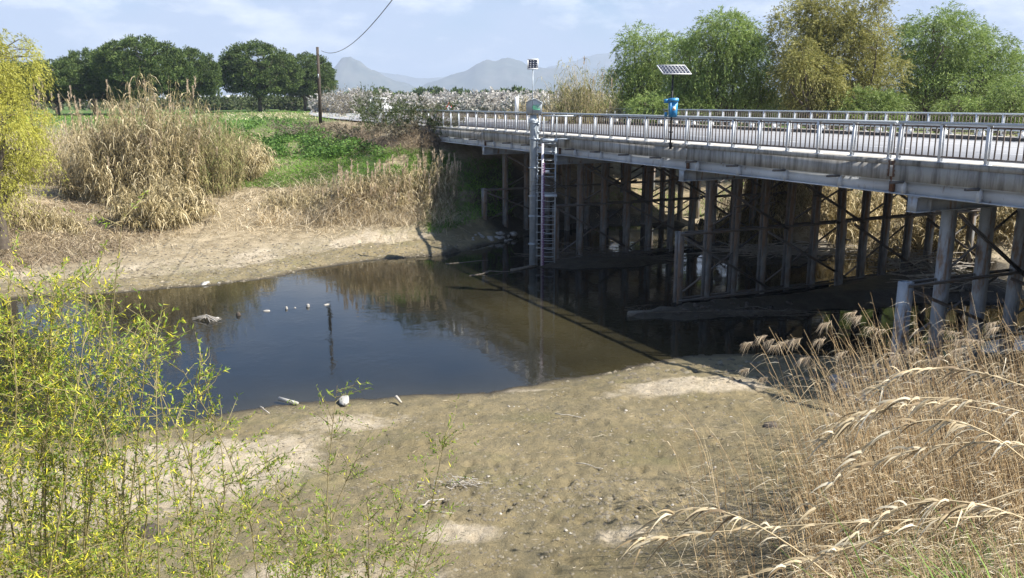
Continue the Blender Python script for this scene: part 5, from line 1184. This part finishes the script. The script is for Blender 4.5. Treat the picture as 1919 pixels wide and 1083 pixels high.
rock(285, 1000, -7.6, .30, 'dark_wood', 'dark broken stump lying on the sand behind the willow shoots', None, 12, 'stump', 'stump', (1.0, .7, .8))
rock(1445, 800, -7.6, .26, 'dark_wood', 'dark grey lump of rubble at the left foot of the reed bed', None, 13, 'rubble', 'rubble', (1, .9, .6))
def log(a, b, r0, matn, label, name='log', cat='log', seed=0, bends=3, r1=None, za=WZ, zb=WZ, jit=.04):
    p = un(*a, za); q = un(*b, zb); r = np.random.default_rng(seed); k = np.linspace(0, 1, bends + 2)[:, None]
    C = p + (q - p) * k; C[1:-1] += r.normal(size=(bends, 3)) * jit * np.linalg.norm(q - p); C[:, 2] = np.maximum(C[:, 2], min(za, zb) + r0 * .2)
    m_ = MB(); m_.tube(C, np.linspace(r0, r1 or r0 * .6, bends + 2), 7, True); o = m_.build(name, M[matn], smooth=True); return tag(o, label, cat)
log((523, 747), (558, 757), .06, 'stone_white', 'white bare log lying at the near water edge', r1=.05, za=-7.98, zb=-8.02, bends=1, jit=.01)
log((742, 743), (752, 755), .05, 'drift', 'short pale stake leaning out of the near shore mud', 'stake', 'stake', r1=.03, za=-7.85, zb=-7.98, bends=1)
log((487, 762), (505, 775), .025, 'drift', 'small pale forked branch on the near shore left of the white log', 'branch', 'branch', 1, za=-7.9, zb=-7.95)
log((784, 948), (832, 935), .022, 'drift', 'pale bent stick lying on the sand in the foreground', 'stick', 'stick', 2, za=-7.66, zb=-7.6)
log((780, 951), (850, 962), .014, 'drift', 'thin pale stick crossing under the bent one', 'stick', 'stick', 3, za=-7.66, zb=-7.66)
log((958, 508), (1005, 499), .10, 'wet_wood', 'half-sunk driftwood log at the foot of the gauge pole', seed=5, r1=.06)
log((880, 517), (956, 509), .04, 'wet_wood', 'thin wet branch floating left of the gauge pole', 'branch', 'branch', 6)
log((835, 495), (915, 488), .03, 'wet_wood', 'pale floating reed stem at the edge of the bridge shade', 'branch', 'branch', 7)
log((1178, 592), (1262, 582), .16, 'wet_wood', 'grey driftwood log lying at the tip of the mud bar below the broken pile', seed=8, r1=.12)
log((1700, 520), (1790, 512), .10, 'drift', 'pale sunlit log beyond the near bent', seed=9, za=-7.7, zb=-7.6)
log((1760, 548), (1830, 528), .06, 'drift', 'thin sunlit branch on the bar behind the near bent', 'branch', 'branch', 10, za=-7.8, zb=-7.7)
log((1480, 500), (1560, 478), .05, 'wet_wood', 'dark branch lying across the water beyond the piles', 'branch', 'branch', 11)
log((1080, 868), (1130, 878), .012, 'drift', 'thin dry stalk on the olive mud, middle of the foreground', 'stick', 'stick', 12, za=-7.68, zb=-7.68)
log((1040, 775), (1090, 783), .014, 'drift', 'pale stalk lying on the sand above the mud patch', 'stick', 'stick', 13, za=-7.72, zb=-7.72)
# stones on the shaded far shore and in the shade of the near bent
protos_r = None
def stone_field(pts, sizes, matn, label, group, seed):
    r = np.random.default_rng(seed); src = [rock_mb(seed + k).build('stone', M[matn]) for k in range(4)]
    for i, (p, s_) in enumerate(zip(pts, sizes)):
        q = src[i] if i < 4 else inst(src[i % 4]); q.location = [float(v) for v in p]; q.scale = [float(v) for v in s_ * r.uniform(.7, 1.3, 3)]; q.rotation_euler = (0, 0, float(r.uniform(0, 6))); tag(q, label, 'stone', group)
r = np.random.default_rng(61)
P, _ = ground_hit(r.uniform(885, 965, 26), r.uniform(436, 452, 26)); stone_field(P, r.uniform(.08, .20, len(P)), 'stone', 'grey stone on the shaded far shore under the bridge', 'stones on the shaded far shore', 62)
P, _ = ground_hit(r.uniform(1560, 1919, 110), r.uniform(690, 800, 110)); stone_field(P, r.uniform(.06, .20, len(P)), 'stone', 'grey stone lying in the shade behind the reed bed', 'stones in the shade below the near bent', 66)
P, _ = ground_hit(r.uniform(1270, 1480, 40), r.uniform(566, 596, 40)); stone_field(P, r.uniform(.05, .16, len(P)), 'dark_wood', 'dark lump of mud and root on the shaded mud bar', 'lumps on the mud bar', 70)
P, _ = ground_hit(r.uniform(700, 1420, 46), r.uniform(740, 1000, 46)); stone_field(P, r.uniform(.015, .035, len(P)), 'drift', 'small pale pebble lying on the near mud flat', 'pebbles on the mud flat', 74)
# broken stalks, clods, shells scattered over the mud (nobody could count them)
def litter(name, label, n, pxr, pyr, L, W, matn, seed, cond=None, lift=.012):
    P, px, py = scatter(n, pxr, pyr, seed, cond); k = (sdist(P[:, 0], P[:, 1], poly) > .25); P = P[k]; r = np.random.default_rng(seed + 1); n = len(P)
    D = r.normal(size=(n, 3)); D[:, 2] *= .10; D[:, 0] *= 1.6
    m_ = MB(); m_.leaves(P + [0, 0, lift], D, L * r.uniform(.3, 1.8, n) ** 1.5, W * r.uniform(.6, 1.6, n), r); o = m_.build(name, M[matn]); o['kind'] = 'stuff'; o['label'] = label
litter('straw_litter', 'broken bits of straw strewn over the near mud flat', 3000, (180, 1480), (745, 1083), .08, .009, 'litter', 501, lambda x, y: NV(x, y, 21, .02) > .36)
litter('straw_drift', 'denser bands of washed-up straw on the near shore', 2600, (200, 1450), (735, 930), .11, .010, 'litter', 503, lambda x, y: (NV(x, y * 2.5, 23, .012) > .56))
litter('far_shore_litter', 'straw bits and debris along the far water edge', 5200, (-60, 860), (440, 560), .16, .03, 'litter', 505, lambda x, y: NV(x, y * 2, 24, .02) > .38)
litter('bar_litter', 'washed-up twigs on the shaded mud bars', 2600, (1010, 1900), (480, 610), .25, .02, 'wet', 507) if False else None
def clods(name, label, n, pxr, pyr, s0, seed, matn='clod', cond=None):
    P, px, py = scatter(n, pxr, pyr, seed, cond); k = sdist(P[:, 0], P[:, 1], poly) > .1; P = P[k]; n = len(P); r = np.random.default_rng(seed)
    base = np.array([[1, 0, -.2], [.3, .95, -.2], [-.8, .6, -.2], [-.8, -.6, -.2], [.3, -.95, -.2], [.1, .05, .7]]); F = np.array([[0, 1, 5], [1, 2, 5], [2, 3, 5], [3, 4, 5], [4, 0, 5]])
    V = base[None] * (1 + r.uniform(-.3, .3, (n, 6, 3))) * (s0 * r.uniform(.3, 1.6, n) ** 1.5)[:, None, None]; V[..., 2] *= .7
    m_ = MB(); m_.add((V + P[:, None]).reshape(-1, 3), (np.arange(n)[:, None, None] * 6 + F[None]).reshape(-1, 3)); o = m_.build(name, M[matn]); o['kind'] = 'stuff'; o['label'] = label
clods('mud_clods', 'crumbs and clods of dried mud on the near flat', 5500, (150, 1500), (735, 1083), .028, 511, cond=lambda x, y: NV(x, y, 31, .012) > .42)
clods('trampled_mud', 'dark trampled clods in a band across the foreground', 3200, (760, 1480), (880, 1000), .028, 513, cond=lambda x, y: np.abs(y - (935 + .04 * (x - 1000))) < 30 * NV(x, y, 33, .02) * 2)
clods('far_shore_clods', 'clods and stones along the far water edge', 4200, (-60, 860), (455, 560), .06, 515)
clods('bar_clods', 'mud lumps on the shaded bars', 2500, (1010, 1900), (480, 720), .07, 517)
# flood wrack: dark tangles at the foot of the bents
def tangle(name, label, px, py, z, n, size, rad, matn, seed, cat='driftwood'):
    c = un(px, py, z); r = np.random.default_rng(seed); m_ = MB()
    for k in range(n):
        a = c + r.normal(size=3) * np.array(size) * .5; d = r.normal(size=3) * np.array(size) * .5; d[2] *= .6; a[2] = max(a[2], z)
        m_.tube([a - d, a + r.normal(size=3) * .08, a + d], rad * r.uniform(.5, 1.5), 3)
    o = m_.build(name, M[matn]); tag(o, label, cat); o['kind'] = 'stuff'
tangle('root_tangle', 'bleached tangle of roots lying on the olive mud', 850, 905, -7.68, 30, (.36, .18, .05), .007, 'drift', 8)
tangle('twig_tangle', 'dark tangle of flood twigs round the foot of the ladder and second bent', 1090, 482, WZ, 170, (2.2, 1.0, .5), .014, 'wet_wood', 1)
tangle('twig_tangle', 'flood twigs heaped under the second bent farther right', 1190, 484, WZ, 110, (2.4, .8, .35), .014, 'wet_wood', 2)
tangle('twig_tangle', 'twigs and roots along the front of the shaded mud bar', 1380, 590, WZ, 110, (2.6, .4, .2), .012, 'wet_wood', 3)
tangle('twig_tangle', 'sunlit heap of bleached branches between the first and second piles on the right', 1725, 500, -7.75, 120, (1.6, 1.2, .7), .022, 'drift', 4)
tangle('twig_tangle', 'bleached branches heaped on the bar behind the near bent', 1800, 535, -7.8, 110, (2.2, .9, .3), .02, 'drift', 5)
tangle('twig_tangle', 'dry branches at the water edge beyond the middle piles', 1450, 470, -7.95, 120, (3.0, 1.2, .35), .02, 'drift', 6)
tangle('twig_tangle', 'thin roots around the tip log of the mud bar', 1225, 585, WZ + .05, 26, (.9, .2, .35), .009, 'wet_wood', 7)
# short stubble at the near waterline
P, px, py = scatter(900, (1080, 1260), (675, 712), 521); k = (np.abs(sdist(P[:, 0], P[:, 1], poly)) < .5); P = P[k]
grass('shore_stubble', 'short dry stubble at the near waterline by the bridge shadow', P, .13, .012, 0, 'dead_grass', 522, seg=2, bendz=-.2, spread=.3)

# ================================================================== reed bed, right foreground
def reed_bed():
    r = np.random.default_rng(700)
    def dens(x, y): return (x > np.interp(y, [800, 860, 950, 1083, 1300], [1640, 1600, 1565, 1500, 1480]) + 40 * (NV(x, y, 41, .02) - .5) * 4)
    P, px, py = scatter(4300, (1300, 2160), (800, 1290), 701, dens)
    sp, _, _ = scatter(90, (1300, 1540), (900, 1250), 703)
    P = np.vstack([P, sp]); n = len(P)
    st = MB(); lf = MB(); pl = MB()
    h = r.uniform(1.9, 3.5, n) * r.uniform(.8, 1.05, n) * np.where(np.arange(n) >= n - len(sp), .62, 1)
    h = h * np.where(P[:, 1] < 11.2, .42, np.where(P[:, 1] < 12.2, .75, 1.0))
    lean = np.stack([-r.normal(.20, .08, n), r.normal(size=n) * .07, np.ones(n)], 1) 
    seg = 6; k = np.linspace(0, 1, seg + 1)
    C = P[:, None] + lean[:, None] * (h[:, None] * k)[..., None]
    cur = r.uniform(.02, .30, n) * r.uniform(0, 1, n); br_ = (r.random(n) < .12); kk = np.clip(k[None] - r.uniform(.45, .8, n)[:, None], 0, 1) * (h * br_)[:, None]; C[..., 2] -= kk * r.uniform(.8, 1.9, n)[:, None]; C[..., 0] -= kk * r.uniform(-.3, .8, n)[:, None]; C[..., 0] -= (cur * h)[:, None] * k ** 3; C[..., 2] -= (cur * h)[:, None] * k ** 3 * .35
    # three-sided stems, vectorised
    rad = (.0075 * r.uniform(.7, 1.3, n))[:, None] * (1 - .75 * k)[None]
    ang = np.array([0, 2.1, 4.2]); off = np.stack([np.cos(ang), np.sin(ang), 0 * ang], 1)
    V = C[:, :, None] + rad[..., None, None] * off; b = (np.arange(n) * (seg + 1) * 3)[:, None, None, None]; i = (np.arange(seg) * 3)[None, :, None, None]; j = np.arange(3)[None, None, :, None]
    f = np.concatenate([b + i + j, b + i + (j + 1) % 3, b + i + 3 + (j + 1) % 3, b + i + 3 + j], -1)
    st.add(V.reshape(-1, 3), f.reshape(-1, 4))
    m = 5; ii = np.repeat(np.arange(n), m); s = r.uniform(.18, .98, n * m) * seg; i0 = np.minimum(s.astype(int), seg - 1); fr = (s - i0)[:, None]
    B = C[ii, i0] * (1 - fr) + C[ii, i0 + 1] * fr
    D = r.normal(size=(n * m, 3)) * .35; D[:, 0] -= .9; D[:, 2] += .5
    bend = np.zeros_like(D); bend[:, 2] = -r.uniform(.3, 1.3, n * m); bend[:, 0] = -.25
    lf.blades(B, D, r.uniform(.12, .42, n * m), r.uniform(.008, .022, n * m), bend, r, 3)
    g = empty('reed_bed', (0, 0, 0), 'dense bed of dry straw-coloured reeds leaning left in the right foreground', 'reed bed')
    for mb_, nm, mt_ in ((st, 'stems', 'reed_stem'), (lf, 'leaves', 'reed_leaf')): o = mb_.build(nm, M[mt_], g); o['kind'] = 'stuff'
reed_bed()
plumed = [(1412, 640), (1440, 628), (1452, 636), (1462, 645), (1480, 638), (1505, 633), (1558, 603), (1607, 583), (1616, 592), (1548, 634), (1590, 658), (1660, 618), (1690, 664), (1722, 652), (1802, 624), (1812, 634), (1868, 603), (1876, 612), (1808, 652), (1768, 668), (1405, 690), (1440, 706), (1520, 668), (1846, 640)]
where = ['leftmost of the high ones', 'in the left cluster', 'at the heart of the left cluster', 'in the left cluster, lower', 'just right of the left cluster', 'bent low, right of the left cluster', 'standing alone against the dark water', 'the tallest of all', 'close beside the tallest', 'below the lone one', 'with a round head in mid bed', 'long and feathery before the broken pile', 'small head by the broken pile', 'small head right of the broken pile', 'long plume before the second pile', 'pair of tufts before the second pile', 'high at the right edge', 'right edge, below the high one', 'low before the second pile', 'small and low right of the broken pile', 'low at the left rim', 'low at the left rim, nodding', 'half hidden in the left part', 'swept plume near the right edge']
for i, ((px, py), wh) in enumerate(zip(plumed, where)):
    r = np.random.default_rng(800 + i); Y = r.uniform(12.6, 15.2)
    tip = at(px, py, Y); hgt = r.uniform(2.6, 3.2); rx = tip[0] + hgt * r.uniform(.30, .52); ry = Y + r.uniform(-.3, .3); gz_ = float(HG(np.array([rx]), np.array([ry]))[0])
    g = empty('plumed_reed', (rx, ry, gz_), 'dry reed with a drooping feathery plume, ' + wh, 'reed', 'tall plumed reeds of the foreground bed')
    T_ = tip - np.array([rx, ry, gz_]); k = np.linspace(0, 1, 8)[:, None]; C = T_ * k; C[:, 2] += .12 * T_[2] * np.sin(k[:, 0] * math.pi * .9); C[:, 0] += .16 * np.sin(k[:, 0] * math.pi)
    m_ = MB(); m_.tube(C, np.linspace(.0065, .003, 8), 4); m_.build('stem', M['reed_stem'], g)
    n = 46; big = .34 if i in (11, 14, 23) else .15; tt = r.uniform(0, 1, n)[:, None]; dirn = np.array([-1, 0, .15 if big > .2 else -.2]); B = T_ + dirn * tt * big
    D = np.tile(dirn, (n, 1)) + r.normal(size=(n, 3)) * .55; bd = np.zeros((n, 3)); bd[:, 2] = -.9
    m_ = MB(); m_.blades(B, D, .12 * r.uniform(.5, 1.3, n), .012, bd, r, 2); m_.build('plume', M['plume'], g)
    lf0 = MB(); n = 5; s = r.integers(2, 7, n); D = r.normal(size=(n, 3)) * .3; D[:, 0] -= 1; D[:, 2] += .3; bd = np.zeros((n, 3)); bd[:, 2] = -.8
    lf0.blades(C[s], D, r.uniform(.2, .4, n), .014, bd, r, 4); lf0.build('leaves', M['reed_leaf'], g)
# long arching canes with rows of pale leaves, blown over towards the left
arches = [((1919, 860), (1700, 795), (1500, 1000), 9.2), ((1960, 900), (1640, 1010), (1400, 1080), 8.4), ((1919, 965), (1420, 990), (1205, 1020), 8.8), ((2000, 760), (1780, 690), (1640, 740), 10.1), ((2000, 800), (1750, 745), (1580, 800), 9.8), ((1990, 850), (1800, 830), (1600, 880), 9.3), ((1560, 1083), (1340, 955), (1205, 1015), 8.6), ((1980, 1000), (1730, 940), (1560, 1060), 8.2), ((1900, 780), (1690, 760), (1540, 835), 9.9)]
for i, (a, b, c, Y) in enumerate(arches):
    r = np.random.default_rng(900 + i); A_, B_, C_ = at(*a, Y), at(*b, Y - .15), at(*c, Y - .2); rt = at(a[0] + 90, a[1] + 330, Y + .2)
    k = np.linspace(0, 1, 14)[:, None]; top_ = (1 - k) ** 2 * A_ + 2 * k * (1 - k) * (2 * B_ - (A_ + C_) / 2) + k ** 2 * C_
    low = rt + (A_ - rt) * np.linspace(0, .93, 5)[:, None]; L_ = np.vstack([low, top_])
    org = L_[0].copy(); g = empty('arching_reed', org, ['pale arching cane, highest of those blown over on the right', 'arching cane crossing the bottom right corner', 'long low cane arching left across the bottom of the reed bed', 'arching cane with flag-like leaves near the upper right', 'second flag-leaved cane just under the upper one', 'arching cane in the middle of the right edge', 'thin cane arching far left over the bare mud', 'arching cane just above the green blades', 'flag-leaved cane farthest left of the upper group'][i], 'reed', 'canes blown over in the reed bed')
    m_ = MB(); m_.tube(L_ - org, np.linspace(.012, .004, len(L_)), 4); m_.build('stem', M['reed_leaf'], g)
    n = 34; s = r.uniform(.15, 1, n) * 13; i0 = np.minimum(s.astype(int), 12); Bp = top_[i0] * (1 - (s - i0)[:, None]) + top_[i0 + 1] * (s - i0)[:, None] - org
    D = r.normal(size=(n, 3)) * .30; D[:, 0] -= .85; D[:, 2] += .12; bd = np.zeros((n, 3)); bd[:, 2] = -r.uniform(.45, 1.1, n); bd[:, 0] = -.05
    sd_ = np.tile([[.0, .6, .8]], (n, 1)) + r.normal(size=(n, 3)) * .2; sd_ /= np.linalg.norm(sd_, axis=1, keepdims=True); m_ = MB(); m_.blades(Bp, D, r.uniform(.18, .36, n), r.uniform(.022, .038, n), bd, r, 4, sd_); o = m_.build('leaves', M['reed_leaf'], g)
# fresh green blades at the foot of the reeds
P, px, py = scatter(1500, (1660, 1960), (1080, 1420), 731, lambda x, y: NV(x, y, 51, .012) > .46)
grass('green_reed_blades', 'fresh green blades sprouting at the foot of the dry reeds', P, 1.15, .022, 0, 'green_grass', 732, seg=4, bendz=-.35, spread=.22, wind=(0, 0, 0))
P, px, py = scatter(4500, (1560, 2100), (900, 1330), 733)
grass('reed_undergrowth', 'matted straw between the reed stems', P, .55, .012, 0, 'reed_leaf', 734, seg=3, bendz=-.9, spread=.9, wind=(-.4, 0, 0))
P, px, py = scatter(260, (1250, 1480), (930, 1200), 735)
grass('sparse_dry_stalks', 'thin dry stalks at the left rim of the reed bed', P, .55, .008, 0, 'reed_leaf', 736, seg=3, bendz=-.3, spread=.35, wind=(-.3, 0, 0))

# ================================================================== young willow shoots, left foreground
def shoot_bush(idx, name, label, specs, cat_ratio, seed, group='young willow shrubs of the near bank'):
    """specs: (tip px, tip py, depth, root px, leafiness)"""
    r = np.random.default_rng(seed); roots = []
    for (tx, ty, Y, rx, dn) in specs:
        q = at(rx, 1083, Y); z = float(HG(np.array([q[0]]), np.array([Y]))[0]); roots.append(np.array([q[0], Y, z]))
    base = np.mean(roots, 0); g = empty(name, base, label, 'willow shrub', group)
    LF = MB(); CK = MB(); TW = MB()
    for (tx, ty, Y, rx, dn), rt in zip(specs, roots):
        tip = at(tx, ty, Y + r.uniform(-.3, .3)); k = np.linspace(0, 1, 9)[:, None]; C = rt + (tip - rt) * k
        bow = r.normal(size=3) * .22; bow[2] = 0; C += bow * np.sin(k * math.pi) ; C[:, 0] += (tip[0] - rt[0]) * .18 * (k[:, 0] ** 2 - k[:, 0]); C -= base
        H_ = np.linalg.norm(tip - rt)
        m_ = MB(); m_.tube(C, np.linspace(.011, .0018, 9) * (.5 + H_ / 7), 5); m_.build('stem', M['sh_stem'], g)
        nt = int(38 * dn)
        for q in range(nt):
            s = r.uniform(.22, 1.0) * 8; i0 = min(int(s), 7); B = C[i0] * (1 - (s - i0)) + C[i0 + 1] * (s - i0)
            d = r.normal(size=3); d[2] = abs(d[2]) * .6 + .35; d /= np.linalg.norm(d); L = r.uniform(.14, .62) * (1.2 - .55 * s / 8)
            E_ = B + d * L; mid = (B + E_) / 2 + r.normal(size=3) * .02; TW.tube([B, mid, E_], [.0035, .0025, .0012], 3)
            n = max(5, int(L * 44)); t = r.uniform(.12, 1.05, n)[:, None]; P = B * (1 - t) + E_ * t
            D = d * .7 + r.normal(size=(n, 3)) * .75; D[:, 2] += .1
            LF.leaves(P, D, r.uniform(.022, .056, n), r.uniform(.008, .014, n), r)
            n2 = r.poisson(n * cat_ratio)
            if n2: t = r.uniform(.1, 1, n2)[:, None]; D = d * .4 + r.normal(size=(n2, 3)) * .8; bd = r.normal(size=(n2, 3)) * .4; CK.blades(B * (1 - t) + E_ * t, D, r.uniform(.022, .042, n2), .0105, bd, r, 2)
    for mb_, nm, mt_ in ((TW, 'twigs', 'sh_stem'), (LF, 'leaves', 'sh_leaf'), (CK, 'catkins', 'catkin')):
        if mb_.n: o = mb_.build(nm, M[mt_], g); o['kind'] = 'stuff'
r = np.random.default_rng(1000)
topx = [-90, 0, 60, 130, 200, 240, 290, 340, 385, 430]; topy = [560, 500, 520, 500, 520, 590, 600, 650, 640, 760]
groups = [('left', -90, 40), ('mid-left', 30, 130), ('mid', 110, 215), ('mid-right', 200, 300), ('right', 280, 400)]
labs = ['young willow shrub thick with yellow catkins in the lower left corner', 'yellow-flowering willow shrub next to the corner one, tips against the far shore', 'dense willow shrub whose tips stand against the dark water', 'willow shrub with a dark forked stem, right of the dense ones', 'loose willow shrub at the right rim of the thicket, tips against the blue water']
for gi, (nm, a, b) in enumerate(groups):
    sp = []
    for k in range([12, 10, 9, 7, 5][gi]):
        tx = r.uniform(a, b); ty = np.interp(tx, topx, topy) + r.uniform(-10, 60) + (r.uniform(0, 260) if k > 6 else 0); Y = r.uniform(5.2, 7.6)
        sp.append((tx, ty, Y, tx - r.uniform(-150, 200), r.uniform(.8, 1.3)))
    shoot_bush(gi, 'willow_shrub', labs[gi], sp, [.95, .85, .7, .5, .38][gi], 1100 + gi)
shoot_bush(5, 'willow_shrub', 'single thin willow whip rising highest above the left thicket', [(232, 385, 6.0, 215, .55), (150, 470, 6.4, 170, .7)], .15, 1201)
shoot_bush(6, 'willow_shrub', 'low leafy willow shoots along the bottom edge left of centre', [(430, 880, 6.2, 420, 1.3), (480, 850, 6.6, 500, 1.3), (540, 900, 6.4, 520, 1.3), (390, 960, 5.8, 380, .9), (470, 960, 5.8, 450, .9), (330, 900, 6.0, 320, .9), (570, 960, 6.0, 560, 1.2), (520, 985, 5.7, 500, 1.3)], .12, 1202)
shoot_bush(7, 'willow_shrub', 'slim upright willow shoot with tip against the water edge', [(632, 722, 7.0, 655, 1.2), (700, 800, 7.2, 668, .8)], .05, 1203)
shoot_bush(8, 'willow_shrub', 'slanting willow shoot reaching right over the mud', [(835, 812, 6.8, 690, 1.2), (770, 900, 6.6, 670, 1.0), (845, 965, 6.4, 720, .9)], .06, 1204)
shoot_bush(9, 'willow_shrub', 'low green willow shoots at the bottom edge below the root ball', [(620, 940, 6.3, 600, 1.3), (690, 955, 6.2, 660, 1.2), (740, 990, 6.2, 700, 1.1), (600, 1010, 6.0, 590, 1.2)], .08, 1205)
# ---------------------------------------------------------------- more tangle on the far bank
for i, (px, py, n, rad, H, lab) in enumerate([(20, 420, 150, (2.6, 1.0), 2.0, 'collapsed dead cane lying over the undercut bank, far left'), (90, 440, 120, (2.0, .8), 1.5, 'low heap of fallen cane at the foot of the far bank, left'), (560, 400, 130, (2.4, 1.0), 1.8, 'dry reed tussock at the foot of the slope, middle of the far bank'), (660, 398, 130, (2.6, 1.0), 1.3, 'pale feathery reed tussock in the middle of the tall dry grass'), (770, 392, 150, (2.2, 1.1), 1.7, 'dry reeds with nodding heads beside the bridge shadow'), (822, 372, 80, (1.1, .9), 1.9, 'last dry reeds half in the bridge shadow')]):
    thick(px, py, .8, n, rad, H, 240 + i, lab, lean=.35, lfs=20, ll=.40, lw=.045, skirt=1.0, plumes=30 if i > 2 else 0)
P, px, py = scatter(9000, (-60, 300), (330, 490), 341, lambda x, y: (y < np.interp(x, [-60, 0, 150, 300], [470, 500, 478, 440])) & (NV(x, y, 71, .02) > .42))
grass('bleached_grass', 'bleached collapsed grass heaped on the left part of the far bank', P, .95, .04, 0, 'dry_grass', 342, bendz=-.9, spread=1.0)
